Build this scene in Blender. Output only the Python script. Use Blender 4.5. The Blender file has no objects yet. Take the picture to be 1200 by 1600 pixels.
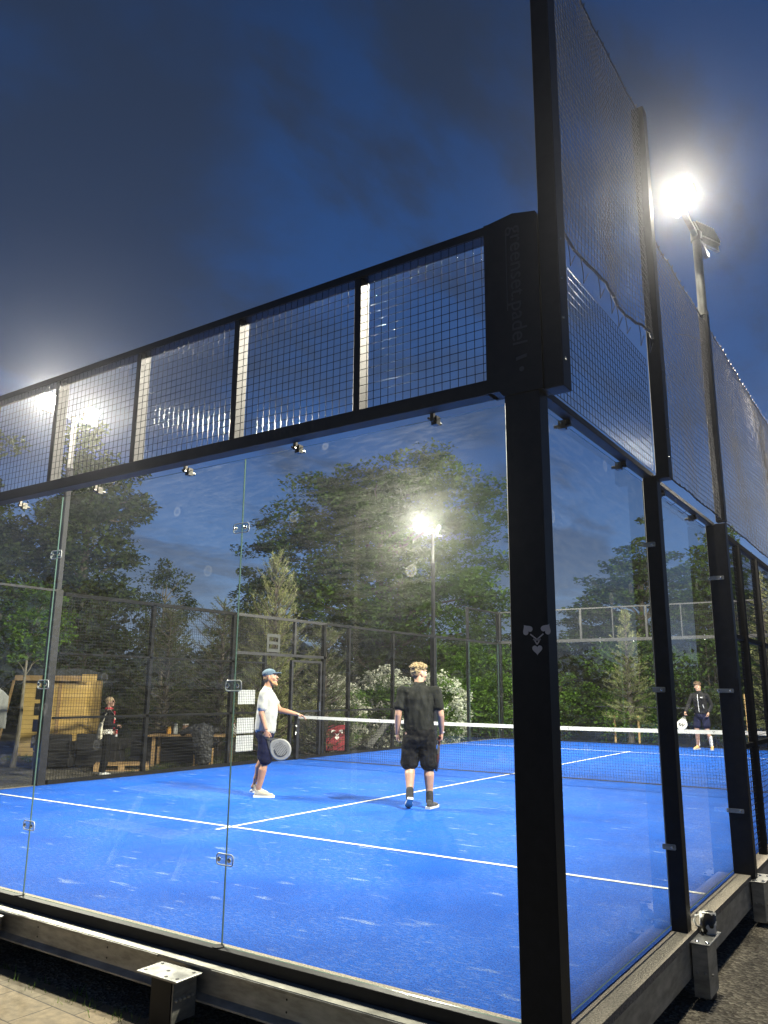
import bpy, bmesh, math, random
import numpy as np
from mathutils import Vector, Matrix, noise as mnoise
R = math.radians
sc = bpy.context.scene
COL = sc.collection

# ---------------------------------------------------------------- camera
cam_d = bpy.data.cameras.new("camera")
cam = bpy.data.objects.new("camera", cam_d)
COL.objects.link(cam)
sc.camera = cam
YAW, PIT, ROL = 0.5967, 0.2206, 0.0088
F = Vector((-math.sin(YAW)*math.cos(PIT), math.cos(YAW)*math.cos(PIT), math.sin(PIT)))
Rt = Vector((math.cos(YAW), math.sin(YAW), 0)); Up = Rt.cross(F)
R2 = math.cos(ROL)*Rt + math.sin(ROL)*Up; U2 = -math.sin(ROL)*Rt + math.cos(ROL)*Up
M = Matrix((R2, U2, -F)).transposed().to_4x4(); M.translation = (1.5386, -3.658, 1.4854)
cam.matrix_world = M
cam_d.sensor_fit = 'VERTICAL'; cam_d.sensor_height = 36.0; cam_d.lens = 1235.93/1600*36
cam_d.clip_start = 0.05; cam_d.clip_end = 3000

# ---------------------------------------------------------------- world: dusk sky
world = bpy.data.worlds.new("World"); sc.world = world
world.use_nodes = True
wt = world.node_tree; wt.nodes.clear()
def N(t, kind, **kw):
    n = t.nodes.new(kind)
    for k, v in kw.items():
        if k in n.inputs.keys(): n.inputs[k].default_value = v
        else: setattr(n, k, v)
    return n
def L(t, a, b): t.links.new(a, b)
def math_n(t, op, a, b=None, clamp=False):
    n = t.nodes.new('ShaderNodeMath'); n.operation = op; n.use_clamp = clamp
    for i, v in enumerate((a, b)):
        if v is None: continue
        if isinstance(v, (int, float)): n.inputs[i].default_value = v
        else: L(t, v, n.inputs[i])
    return n.outputs[0]
def ramp(t, fac, stops, interp='LINEAR'):
    r = t.nodes.new('ShaderNodeValToRGB'); r.color_ramp.interpolation = interp
    e = r.color_ramp.elements
    while len(e) < len(stops): e.new(0.5)
    for el, (p, c) in zip(e, stops):
        el.position = p; el.color = (*c, 1) if len(c) == 3 else c
    if fac is not None: L(t, fac, r.inputs[0])
    return r.outputs[0]
def mixc(t, fac, a, b, mode='MIX'):
    n = t.nodes.new('ShaderNodeMix'); n.data_type = 'RGBA'; n.blend_type = mode
    for s, v in ((n.inputs[0], fac), (n.inputs[6], a), (n.inputs[7], b)):
        if isinstance(v, (int, float)): s.default_value = v
        elif isinstance(v, tuple): s.default_value = (*v, 1) if len(v) == 3 else v
        else: L(t, v, s)
    return n.outputs[2]
tc = N(wt, 'ShaderNodeTexCoord'); sep = N(wt, 'ShaderNodeSeparateXYZ')
L(wt, tc.outputs['Generated'], sep.inputs[0])
z = sep.outputs[2]
SKY_DUSK = ramp(wt, z, [(0.0, (.32, .38, .46)), (.07, (.19, .28, .42)), (.16, (.075, .155, .33)), (.28, (.030, .082, .225)), (.45, (.018, .056, .170)), (.80, (.008, .024, .075)), (1, (.008, .020, .065))])
zz = math_n(wt, 'ADD', math_n(wt, 'MAXIMUM', z, 0.0), 0.10)
cx = math_n(wt, 'DIVIDE', sep.outputs[0], zz); cy = math_n(wt, 'DIVIDE', sep.outputs[1], zz)
cmb = N(wt, 'ShaderNodeCombineXYZ'); L(wt, cx, cmb.inputs[0]); L(wt, cy, cmb.inputs[1])
n1 = N(wt, 'ShaderNodeTexNoise', Scale=0.62, Detail=7.0, Roughness=.58); L(wt, cmb.outputs[0], n1.inputs['Vector'])
mp = N(wt, 'ShaderNodeMapping'); mp.inputs['Rotation'].default_value = (0, 0, R(30)); mp.inputs['Scale'].default_value = (1, .45, 1); mp.inputs['Location'].default_value = (3.1, 1.7, 0)
L(wt, cmb.outputs[0], mp.inputs[0])
n2 = N(wt, 'ShaderNodeTexNoise', Scale=1.3, Detail=8.0, Roughness=.6); L(wt, mp.outputs[0], n2.inputs['Vector'])
c1 = ramp(wt, n1.outputs[0], [(.46, (0, 0, 0)), (.60, (1, 1, 1))], 'EASE')
c2 = ramp(wt, n2.outputs[0], [(.47, (0, 0, 0)), (.58, (1, 1, 1))], 'EASE')
cl_col = ramp(wt, z, [(0, (.16, .20, .27)), (.2, (.040, .062, .115)), (.5, (.020, .030, .054)), (1, (.010, .016, .030))])
cl = math_n(wt, 'MULTIPLY', math_n(wt, 'MAXIMUM', c1, c2), .84)
skyc = mixc(wt, cl, SKY_DUSK, cl_col)
bg = N(wt, 'ShaderNodeBackground', Strength=1.4); L(wt, skyc, bg.inputs[0])
wo = N(wt, 'ShaderNodeOutputWorld'); L(wt, bg.outputs[0], wo.inputs[0])

sc.view_settings.view_transform = 'Standard'; sc.view_settings.look = 'None'
sc.view_settings.exposure = 0; sc.view_settings.gamma = 1
cy_ = sc.cycles
cy_.max_bounces = 8; cy_.diffuse_bounces = 2; cy_.glossy_bounces = 4; cy_.transmission_bounces = 4
cy_.transparent_max_bounces = 24; cy_.volume_bounces = 0
cy_.sample_clamp_indirect = 3.0; cy_.sample_clamp_direct = 0
cy_.caustics_reflective = False; cy_.caustics_refractive = False
try:
    cy_.use_denoising = True; cy_.denoiser = 'OPENIMAGEDENOISE'
except Exception: pass

# lamp settings (used by the floodlight builder)
LAMP_W = 1000.0
LAMP_COL = (1.0, .93, .76)

# ---------------------------------------------------------------- materials
def mat(name, base=(.5, .5, .5), rough=.5, metal=0.0, spec=.5):
    m = bpy.data.materials.new(name); m.use_nodes = True
    b = m.node_tree.nodes['Principled BSDF']
    b.inputs['Base Color'].default_value = (*base, 1)
    b.inputs['Roughness'].default_value = rough; b.inputs['Metallic'].default_value = metal
    b.inputs['Specular IOR Level'].default_value = spec
    return m
def nmat(name, c1, c2, scale=8, rough=.5, metal=0.0, spec=.5, detail=5, bump=0.0, bscale=60, stops=(.35, .65), stretch=(1, 1, 1), rvar=0.0):
    """procedural two-tone noise material with optional bump and roughness variation"""
    m = mat(name, c1, rough, metal, spec); t = m.node_tree; b = t.nodes['Principled BSDF']
    tcd = N(t, 'ShaderNodeTexCoord'); mpn = N(t, 'ShaderNodeMapping'); mpn.inputs['Scale'].default_value = stretch
    L(t, tcd.outputs['Object'], mpn.inputs[0])
    nz = N(t, 'ShaderNodeTexNoise', Scale=scale, Detail=detail, Roughness=.6); L(t, mpn.outputs[0], nz.inputs['Vector'])
    L(t, ramp(t, nz.outputs[0], [(stops[0], c1), (stops[1], c2)]), b.inputs['Base Color'])
    if rvar:
        L(t, math_n(t, 'ADD', math_n(t, 'MULTIPLY', nz.outputs[0], rvar), rough-rvar*.5), b.inputs['Roughness'])
    if bump:
        nb = N(t, 'ShaderNodeTexNoise', Scale=bscale, Detail=4.0); L(t, mpn.outputs[0], nb.inputs['Vector'])
        bp = N(t, 'ShaderNodeBump', Strength=bump, Distance=.02); L(t, nb.outputs[0], bp.inputs['Height']); L(t, bp.outputs[0], b.inputs['Normal'])
    return m
def leafmat(name, dark, light, trans=.35):
    m = bpy.data.materials.new(name); m.use_nodes = True; t = m.node_tree; t.nodes.clear()
    at = N(t, 'ShaderNodeAttribute', attribute_name='tint')
    c = ramp(t, at.outputs['Fac'], [(0, dark), (1, light)])
    d = N(t, 'ShaderNodeBsdfDiffuse'); L(t, c, d.inputs[0])
    tr = N(t, 'ShaderNodeBsdfTranslucent'); L(t, c, tr.inputs[0])
    g = N(t, 'ShaderNodeBsdfGlossy', Roughness=.45); g.inputs[0].default_value = (.5, .5, .5, 1)
    mx = N(t, 'ShaderNodeMixShader'); mx.inputs[0].default_value = trans
    L(t, d.outputs[0], mx.inputs[1]); L(t, tr.outputs[0], mx.inputs[2])
    m2 = N(t, 'ShaderNodeMixShader'); m2.inputs[0].default_value = .04
    L(t, mx.outputs[0], m2.inputs[1]); L(t, g.outputs[0], m2.inputs[2])
    o = N(t, 'ShaderNodeOutputMaterial'); L(t, m2.outputs[0], o.inputs[0])
    return m
def glassmat():
    m = bpy.data.materials.new('toughened_glass'); m.use_nodes = True; t = m.node_tree; t.nodes.clear()
    tr = N(t, 'ShaderNodeBsdfTransparent'); tr.inputs[0].default_value = (.965, .985, .975, 1)
    gl = N(t, 'ShaderNodeBsdfGlossy', Roughness=0.0)
    fr = N(t, 'ShaderNodeFresnel', IOR=1.45)
    geo = N(t, 'ShaderNodeNewGeometry')
    front = math_n(t, 'SUBTRACT', 1.0, geo.outputs['Backfacing'])
    tcd = N(t, 'ShaderNodeTexCoord')
    # dust, wiping streaks and round ball marks on the outside of the pane
    nz = N(t, 'ShaderNodeTexNoise', Scale=2.2, Detail=6.0, Roughness=.7); L(t, tcd.outputs['Object'], nz.inputs['Vector'])
    sp = N(t, 'ShaderNodeTexNoise', Scale=170.0, Detail=2.0); L(t, tcd.outputs['Object'], sp.inputs['Vector'])
    speck = ramp(t, sp.outputs[0], [(.62, (0, 0, 0)), (.74, (1, 1, 1))])
    mpn = N(t, 'ShaderNodeMapping'); mpn.inputs['Scale'].default_value = (2, 2, 14); mpn.inputs['Rotation'].default_value = (.1, .25, 0)
    L(t, tcd.outputs['Object'], mpn.inputs[0])
    st = N(t, 'ShaderNodeTexNoise', Scale=3.0, Detail=8.0, Roughness=.75); L(t, mpn.outputs[0], st.inputs['Vector'])
    streak = ramp(t, st.outputs[0], [(.45, (0, 0, 0)), (.8, (1, 1, 1))])
    vo = N(t, 'ShaderNodeTexVoronoi', Scale=4.2); L(t, tcd.outputs['Object'], vo.inputs['Vector'])
    ring = ramp(t, vo.outputs['Distance'], [(.0, (.35, .35, .35)), (.10, (.25, .25, .25)), (.13, (1, 1, 1)), (.17, (0, 0, 0))])
    pick = math_n(t, 'GREATER_THAN', math_n(t, 'FRACT', math_n(t, 'MULTIPLY', vo.outputs['Color'], 7.3)), .5)
    ringm = math_n(t, 'MULTIPLY', math_n(t, 'MULTIPLY', ring, pick), math_n(t, 'MULTIPLY', nz.outputs[0], .11))
    dust = math_n(t, 'ADD', math_n(t, 'MULTIPLY', nz.outputs[0], .005), math_n(t, 'ADD', math_n(t, 'MULTIPLY', speck, .09), math_n(t, 'MULTIPLY', streak, .034)))
    dust = math_n(t, 'MULTIPLY', math_n(t, 'ADD', dust, ringm), front)
    dd = N(t, 'ShaderNodeBsdfTranslucent'); dd.inputs[0].default_value = (.8, .8, .76, 1)
    rf = N(t, 'ShaderNodeBsdfRefraction', Roughness=1.0, IOR=1.12); rf.inputs[0].default_value = (.85, .85, .8, 1)
    md = N(t, 'ShaderNodeMixShader'); md.inputs[0].default_value = .6; L(t, dd.outputs[0], md.inputs[1]); L(t, rf.outputs[0], md.inputs[2])
    m1 = N(t, 'ShaderNodeMixShader'); L(t, math_n(t, 'MULTIPLY', fr.outputs[0], front), m1.inputs[0]); L(t, tr.outputs[0], m1.inputs[1]); L(t, gl.outputs[0], m1.inputs[2])
    m2 = N(t, 'ShaderNodeMixShader'); L(t, dust, m2.inputs[0]); L(t, m1.outputs[0], m2.inputs[1]); L(t, md.outputs[0], m2.inputs[2])
    o = N(t, 'ShaderNodeOutputMaterial'); L(t, m2.outputs[0], o.inputs[0])
    return m
GLASS = glassmat()
GEDGE = mat('glass_cut_edge', (.10, .17, .14), .15)
def clearmat():
    m = bpy.data.materials.new('clear_plastic'); m.use_nodes = True; t = m.node_tree; t.nodes.clear()
    tr = N(t, 'ShaderNodeBsdfTransparent'); tr.inputs[0].default_value = (.85, .88, .88, 1)
    gl = N(t, 'ShaderNodeBsdfGlossy', Roughness=.12)
    mx = N(t, 'ShaderNodeMixShader'); mx.inputs[0].default_value = .12; L(t, tr.outputs[0], mx.inputs[1]); L(t, gl.outputs[0], mx.inputs[2])
    o = N(t, 'ShaderNodeOutputMaterial'); L(t, mx.outputs[0], o.inputs[0]); return m
CLEAR = clearmat()
RIM = mat('milky_plastic_rim', (.8, .82, .82), .25)
BLACK = nmat('black_powder_coat', (.007, .007, .008), (.013, .013, .015), 14, .5, 0, .3, rvar=.15, bump=.03, bscale=400)
WIRE = nmat('coated_wire', (.045, .045, .05), (.075, .075, .08), 40, .16, .9)
FARWIRE = nmat('coated_wire_thin', (.006, .006, .006), (.012, .012, .012), 40, .6, 0, .25)
CORD = nmat('nylon_net_cord', (.05, .047, .05), (.09, .082, .082), 30, .5, 0, .5)
GALV = nmat('galvanised_steel', (.22, .22, .21), (.40, .40, .38), 9, .42, .75, rvar=.3, stretch=(1, 1, 1.5), bump=.05, bscale=120)
GALVD = nmat('weathered_steel_channel', (.27, .265, .235), (.50, .485, .43), 5, .5, .55, rvar=.25, detail=8, stretch=(1.2, 1.2, 4))
STRIP = nmat('sandy_kerb_strip', (.16, .14, .11), (.42, .37, .29), 90, .85, bump=.5, bscale=160)
CLIPM = mat('dark_steel_clip', (.10, .095, .085), .35, .9)
BOLT = mat('stainless_bolt', (.55, .55, .53), .25, 1)
WHITE = nmat('white_plate', (.72, .72, .68), (.80, .80, .76), 6, .5)
def turfmat():
    m = mat('blue_turf', (.01, .08, .5), .9, 0, .12); t = m.node_tree; b = t.nodes['Principled BSDF']
    tcd = N(t, 'ShaderNodeTexCoord')
    a = N(t, 'ShaderNodeTexNoise', Scale=.9, Detail=6.0, Roughness=.65); L(t, tcd.outputs['Object'], a.inputs['Vector'])
    c = ramp(t, a.outputs[0], [(.3, (.0007, .048, .30)), (.7, (.002, .074, .41))])
    f = N(t, 'ShaderNodeTexNoise', Scale=95.0, Detail=4.0, Roughness=.8); L(t, tcd.outputs['Object'], f.inputs['Vector'])
    fr = ramp(t, f.outputs[0], [(.38, (.35, .38, .42)), (.62, (1.65, 1.62, 1.5))])
    c = mixc(t, 1.0, c, fr, 'MULTIPLY')
    # silica sand lying between the blades, thin strokes and a few heaps
    mpn = N(t, 'ShaderNodeMapping'); mpn.inputs['Rotation'].default_value = (0, 0, R(34)); mpn.inputs['Scale'].default_value = (1, 3.4, 1); L(t, tcd.outputs['Object'], mpn.inputs[0])
    s1 = N(t, 'ShaderNodeTexNoise', Scale=16.0, Detail=9.0, Roughness=.8); L(t, mpn.outputs[0], s1.inputs['Vector'])
    s2 = N(t, 'ShaderNodeTexNoise', Scale=.85, Detail=4.0, Roughness=.6); L(t, tcd.outputs['Object'], s2.inputs['Vector'])
    thin = math_n(t, 'MULTIPLY', ramp(t, s1.outputs[0], [(.50, (0, 0, 0)), (.70, (1, 1, 1))]), ramp(t, s2.outputs[0], [(.38, (.10, .10, .10)), (.60, (.62, .62, .62))]))
    s3 = N(t, 'ShaderNodeTexNoise', Scale=2.6, Detail=3.0); L(t, mpn.outputs[0], s3.inputs['Vector'])
    s4 = N(t, 'ShaderNodeTexNoise', Scale=60.0, Detail=6.0, Roughness=.8); L(t, mpn.outputs[0], s4.inputs['Vector'])
    heap = math_n(t, 'MULTIPLY', ramp(t, s3.outputs[0], [(.635, (0, 0, 0)), (.72, (1, 1, 1))]), ramp(t, s4.outputs[0], [(.50, (0, 0, 0)), (.56, (1, 1, 1))]))
    c = mixc(t, math_n(t, 'ADD', math_n(t, 'MULTIPLY', thin, .55), math_n(t, 'MULTIPLY', heap, .8), True), c, (.34, .42, .46))
    L(t, c, b.inputs['Base Color'])
    bp = N(t, 'ShaderNodeBump', Strength=.9, Distance=.006); L(t, f.outputs[0], bp.inputs['Height']); L(t, bp.outputs[0], b.inputs['Normal'])
    return m
TURF = turfmat()
LINE = nmat('white_turf_line', (.42, .42, .40), (.62, .62, .60), 60, .9, bump=.3, bscale=200)
def paver_mat():
    m = mat('sandstone_pavers', (.3, .27, .2), .8); t = m.node_tree; b = t.nodes['Principled BSDF']
    tcd = N(t, 'ShaderNodeTexCoord'); mpn = N(t, 'ShaderNodeMapping'); mpn.inputs['Rotation'].default_value = (0, 0, R(2)); L(t, tcd.outputs['Object'], mpn.inputs[0])
    br = N(t, 'ShaderNodeTexBrick', Scale=1.0); br.inputs['Brick Width'].default_value = .42; br.inputs['Row Height'].default_value = .28
    br.inputs['Mortar Size'].default_value = .005; br.inputs['Mortar Smooth'].default_value = .3
    br.inputs['Color1'].default_value = (.20, .152, .092, 1); br.inputs['Color2'].default_value = (.135, .11, .072, 1); br.inputs['Mortar'].default_value = (.05, .04, .03, 1)
    L(t, mpn.outputs[0], br.inputs['Vector'])
    nz = N(t, 'ShaderNodeTexNoise', Scale=14.0, Detail=8.0, Roughness=.7); L(t, tcd.outputs['Object'], nz.inputs['Vector'])
    L(t, mixc(t, 1.0, br.outputs[0], ramp(t, nz.outputs[0], [(.3, (.6, .6, .6)), (.7, (1.45, 1.42, 1.35))]), 'MULTIPLY'), b.inputs['Base Color'])
    bp = N(t, 'ShaderNodeBump', Strength=.5, Distance=.01)
    L(t, math_n(t, 'ADD', math_n(t, 'MULTIPLY', nz.outputs[0], .5), math_n(t, 'MULTIPLY', br.outputs[1], -1.0)), bp.inputs['Height']); L(t, bp.outputs[0], b.inputs['Normal'])
    return m
PAVER = paver_mat()
def gravel_mat():
    m = mat('gravel_ground', (.1, .09, .07), .9); t = m.node_tree; b = t.nodes['Principled BSDF']
    tcd = N(t, 'ShaderNodeTexCoord')
    v = N(t, 'ShaderNodeTexVoronoi', Scale=45.0); L(t, tcd.outputs['Object'], v.inputs['Vector'])
    nz = N(t, 'ShaderNodeTexNoise', Scale=1.6, Detail=9.0, Roughness=.7); L(t, tcd.outputs['Object'], nz.inputs['Vector'])
    g = N(t, 'ShaderNodeSeparateColor'); L(t, v.outputs['Color'], g.inputs[0])
    c = ramp(t, g.outputs[0], [(0, (.06, .052, .038)), (.6, (.12, .105, .08)), (1, (.24, .22, .17))])
    big = ramp(t, nz.outputs[0], [(.35, (.55, .55, .55)), (.65, (1.5, 1.5, 1.45))])
    L(t, mixc(t, 1.0, c, big, 'MULTIPLY'), b.inputs['Base Color'])
    bp = N(t, 'ShaderNodeBump', Strength=.8, Distance=.02); L(t, v.outputs['Distance'], bp.inputs['Height']); L(t, bp.outputs[0], b.inputs['Normal'])
    return m
GRAVEL = gravel_mat()
def plank_mat(name, a, bcol, h=.12):
    m = mat(name, a, .6); t = m.node_tree; b = t.nodes['Principled BSDF']
    tcd = N(t, 'ShaderNodeTexCoord'); sp = N(t, 'ShaderNodeSeparateXYZ'); L(t, tcd.outputs['Object'], sp.inputs[0])
    fz = math_n(t, 'DIVIDE', sp.outputs[2], h); fl = math_n(t, 'FLOOR', fz); frc = math_n(t, 'FRACT', fz)
    wn = N(t, 'ShaderNodeTexWhiteNoise', noise_dimensions='1D'); L(t, fl, wn.inputs['W'])
    mpn = N(t, 'ShaderNodeMapping'); mpn.inputs['Scale'].default_value = (2, 2, 30); L(t, tcd.outputs['Object'], mpn.inputs[0])
    nz = N(t, 'ShaderNodeTexNoise', Scale=2.0, Detail=6.0); L(t, mpn.outputs[0], nz.inputs['Vector'])
    f = math_n(t, 'ADD', math_n(t, 'MULTIPLY', wn.outputs[0], .5), math_n(t, 'MULTIPLY', nz.outputs[0], .5))
    c = ramp(t, f, [(.2, a), (.8, bcol)])
    gap = math_n(t, 'LESS_THAN', frc, .07)
    L(t, mixc(t, gap, c, tuple(x*.3 for x in a)), b.inputs['Base Color'])
    return m
PINEWOOD = plank_mat('yellow_pine_boards', (.58, .37, .10), (.74, .50, .17))
ROUGHWOOD = nmat('rough_sawn_wood', (.33, .20, .08), (.48, .31, .14), 6, .7, stretch=(3, 3, 12))
BARK = nmat('tree_bark', (.05, .04, .03), (.12, .10, .08), 14, .9, stretch=(2, 2, .4), bump=.6, bscale=30)
BARKL = nmat('pale_bark', (.13, .11, .08), (.24, .21, .16), 14, .9, stretch=(2, 2, .4), bump=.5, bscale=30)
ROOF = nmat('dark_roofing_felt', (.03, .035, .035), (.055, .06, .06), 20, .85, bump=.3, bscale=90)
GRASS = nmat('lawn_green', (.018, .028, .008), (.05, .07, .02), 6, .95, detail=9, bump=.6, bscale=60)
RATTAN = nmat('dark_rattan', (.012, .012, .014), (.035, .034, .036), 50, .6, stretch=(1, 1, 3), bump=.6, bscale=120)

# ---------------------------------------------------------------- mesh helpers
def woff(p):
    v = Vector((0, 0, 0))
    while p is not None:
        v += p.location; p = p.parent
    return v
class MB:
    def __init__(s): s.v = []; s.f = []; s.mi = []
    def add(s, vs, fs, mi=0):
        o = len(s.v); s.v += [tuple(v) for v in vs]; s.f += [tuple(i+o for i in f) for f in fs]; s.mi += [mi]*len(fs); return s
    def box(s, x0, y0, z0, x1, y1, z1, mi=0):
        vs = [(x0, y0, z0), (x1, y0, z0), (x1, y1, z0), (x0, y1, z0), (x0, y0, z1), (x1, y0, z1), (x1, y1, z1), (x0, y1, z1)]
        return s.add(vs, [(0, 3, 2, 1), (4, 5, 6, 7), (0, 1, 5, 4), (1, 2, 6, 5), (2, 3, 7, 6), (3, 0, 4, 7)], mi)
    def bbox(s, x0, y0, z0, x1, y1, z1, b=.003, mi=0):
        """box with chamfered vertical edges and top"""
        def ring(z, i):
            a0, b0, a1, b1 = x0+i, y0+i, x1-i, y1-i
            c = b
            return [(a0+c, b0, z), (a1-c, b0, z), (a1, b0+c, z), (a1, b1-c, z), (a1-c, b1, z), (a0+c, b1, z), (a0, b1-c, z), (a0, b0+c, z)]
        vs = ring(z0, b)+ring(z0+b, 0)+ring(z1-b, 0)+ring(z1, b); fs = []
        for k in range(3):
            for i in range(8): j = (i+1) % 8; fs.append((k*8+i, k*8+j, k*8+8+j, k*8+8+i))
        fs.append(tuple(range(7, -1, -1))); fs.append(tuple(range(24, 32)))
        return s.add(vs, fs, mi)
    def obox(s, o, a, b, c, mi=0):
        o, a, b, c = map(Vector, (o, a, b, c))
        vs = [o, o+a, o+a+b, o+b, o+c, o+a+c, o+a+b+c, o+b+c]
        if a.cross(b).dot(c) < 0: fs = [(0, 1, 2, 3), (7, 6, 5, 4), (4, 5, 1, 0), (5, 6, 2, 1), (6, 7, 3, 2), (7, 4, 0, 3)]
        else: fs = [(0, 3, 2, 1), (4, 5, 6, 7), (0, 1, 5, 4), (1, 2, 6, 5), (2, 3, 7, 6), (3, 0, 4, 7)]
        return s.add(vs, fs, mi)
    def bar(s, p, q, w, h, up=(0, 0, 1), mi=0):
        p, q = Vector(p), Vector(q); d = q-p; u = Vector(up)
        sd = d.cross(u).normalized()*w; u2 = sd.cross(d).normalized()*h
        return s.obox(p-sd/2-u2/2, d, sd, u2, mi)
    def tube(s, pts, rad, n=8, cap=True, mi=0, ref=(0, 0, 1)):
        pts = [Vector(p) for p in pts]; k = len(pts)
        if not hasattr(rad, '__len__'): rad = [rad]*k
        vs = []
        for i, p in enumerate(pts):
            d = (pts[min(i+1, k-1)]-pts[max(i-1, 0)]).normalized(); rf = Vector(ref)
            if abs(d.dot(rf)) > .95: rf = Vector((1, 0, 0)) if abs(d.x) < .9 else Vector((0, 1, 0))
            a = d.cross(rf).normalized(); b = a.cross(d)
            rx, ry = rad[i] if hasattr(rad[i], '__len__') else (rad[i], rad[i])
            for j in range(n):
                t = 2*math.pi*j/n; vs.append(p+a*math.cos(t)*rx+b*math.sin(t)*ry)
        fs = [(i*n+j, i*n+(j+1) % n, (i+1)*n+(j+1) % n, (i+1)*n+j) for i in range(k-1) for j in range(n)]
        if cap: fs += [tuple(range(n-1, -1, -1)), tuple((k-1)*n+j for j in range(n))]
        return s.add(vs, fs, mi)
    def ell(s, c, r, n=12, rot=None, mi=0):
        c = Vector(c); vs = []; m = n//2+1
        for i in range(1, m):
            ph = math.pi*i/m
            for j in range(n):
                t = 2*math.pi*j/n; v = Vector((r[0]*math.sin(ph)*math.cos(t), r[1]*math.sin(ph)*math.sin(t), r[2]*math.cos(ph)))
                if rot is not None: v = rot @ v
                vs.append(c+v)
        top = Vector((0, 0, r[2])); bot = Vector((0, 0, -r[2]))
        if rot is not None: top = rot @ top; bot = rot @ bot
        vs += [c+top, c+bot]; T = len(vs)-2; B = T+1
        fs = [(i*n+j, (i+1)*n+j, (i+1)*n+(j+1) % n, i*n+(j+1) % n) for i in range(m-2) for j in range(n)]
        fs += [(T, j, (j+1) % n) for j in range(n)]+[(B, (m-2)*n+(j+1) % n, (m-2)*n+j) for j in range(n)]
        return s.add(vs, fs, mi)
    def prism(s, poly, o, a, b, c, mi=0):
        """polygon (list of 2-d points) in the plane o + x*a + y*b, extruded by c"""
        o, a, b, c = map(Vector, (o, a, b, c)); n = len(poly)
        vs = [o+a*x+b*y for x, y in poly]+[o+a*x+b*y+c for x, y in poly]
        return s.add(vs, [tuple(range(n-1, -1, -1)), tuple(range(n, 2*n))]+[(i, (i+1) % n, n+(i+1) % n, n+i) for i in range(n)], mi)
    def build(s, name, m, parent=None, world=True, smooth=False):
        if name.split('_')[-1] in ('bolt', 'hole') and len(s.v) > 0:
            # every bolt or hole is an object of its own
            par = list(range(len(s.v)))
            def fnd(i):
                while par[i] != i: par[i] = par[par[i]]; i = par[i]
                return i
            for f in s.f:
                for q in f[1:]: par[fnd(q)] = fnd(f[0])
            gr = {}
            for f, mi in zip(s.f, s.mi): gr.setdefault(fnd(f[0]), []).append((f, mi))
            if len(gr) > 1:
                for fs in gr.values():
                    ids = sorted({i for f, _ in fs for i in f}); mp_ = {i: k for k, i in enumerate(ids)}
                    q = MB(); q.v = [s.v[i] for i in ids]; q.f = [tuple(mp_[i] for i in f) for f, _ in fs]; q.mi = [mi for _, mi in fs]
                    last = q.build(name, m, parent, world, smooth)
                return last
        me = bpy.data.meshes.new(name); vs = s.v
        if parent is not None and world:
            o = woff(parent); vs = [(v[0]-o.x, v[1]-o.y, v[2]-o.z) for v in vs]
        me.from_pydata(vs, [], s.f)
        for q in (m if isinstance(m, (list, tuple)) else [m]): me.materials.append(q)
        if any(s.mi): me.polygons.foreach_set('material_index', s.mi)
        if smooth: me.polygons.foreach_set('use_smooth', [True]*len(s.f))
        me.update()
        ob = bpy.data.objects.new(name, me); COL.objects.link(ob)
        if parent is not None: ob.parent = parent
        return ob
def tag(o, label=None, cat=None, group=None, kind=None):
    if label: o['label'] = label
    if cat: o['category'] = cat
    if group: o['group'] = group
    if kind: o['kind'] = kind
    return o
def thing(name, label, cat, loc=(0, 0, 0), rz=0, group=None):
    o = bpy.data.objects.new(name, None); COL.objects.link(o); o.location = loc; o.rotation_euler = (0, 0, rz)
    o.empty_display_size = .2
    return tag(o, label, cat, group)
def dup(o, parent=None, loc=None, rz=None, label=None):
    c = o.copy(); COL.objects.link(c); c.parent = parent
    if loc is not None: c.location = loc
    if rz is not None: c.rotation_euler = (0, 0, rz)
    if label: c['label'] = label
    for ch in list(o.children): dup(ch, c)
    return c
def np_mesh(name, V, Fq, m, parent=None, tint=None, smooth=False):
    """fast mesh from numpy arrays, all faces with the same corner count"""
    me = bpy.data.meshes.new(name); k = Fq.shape[1]
    me.vertices.add(len(V)); me.vertices.foreach_set('co', V.astype(np.float32).ravel())
    me.loops.add(Fq.size); me.loops.foreach_set('vertex_index', Fq.astype(np.int32).ravel())
    me.polygons.add(len(Fq)); me.polygons.foreach_set('loop_start', np.arange(0, Fq.size, k, dtype=np.int32))
    me.polygons.foreach_set('loop_total', np.full(len(Fq), k, dtype=np.int32))
    if tint is not None:
        a = me.attributes.new('tint', 'FLOAT', 'FACE'); a.data.foreach_set('value', tint.astype(np.float32))
    me.materials.append(m); me.update(calc_edges=True); me.validate()
    if smooth: me.polygons.foreach_set('use_smooth', [True]*len(Fq))
    ob = bpy.data.objects.new(name, me); COL.objects.link(ob)
    if parent is not None: ob.parent = parent
    return ob

G0 = -0.38   # level of the ground round the raised court
# ---------------------------------------------------------------- the setting
mb = MB()
for x0, x1, y0, y1 in ((-900, -10.3, -900, 900), (-10.3, .3, 20.4, 900), (-10.3, .3, -900, -.0), (.3, 900, -900, 900), (-10.3, .3, 0, 20.4)):
    mb.add([(x0, y0, G0), (x1, y0, G0), (x1, y1, G0), (x0, y1, G0)], [(0, 1, 2, 3)])
ground_bm = mb
g = MB(); nx = 60
g.add([(-900, -900, G0), (900, -900, G0), (900, 900, G0), (-900, 900, G0)], [(0, 1, 2, 3)])
tag(g.build('ground', GRAVEL), kind='structure')
g = MB().add([(-60, 12, G0+.004), (40, 24, G0+.004), (60, 120, G0+.004), (-90, 120, G0+.004), (-60, 30, G0+.004)], [(0, 1, 2, 3, 4)])
tag(g.build('lawn', GRASS), kind='structure')
g = MB(); g.box(-14, -9, G0-.05, -2.02, -.26, G0+.03)
tag(g.build('pavement', PAVER), kind='structure')
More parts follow.
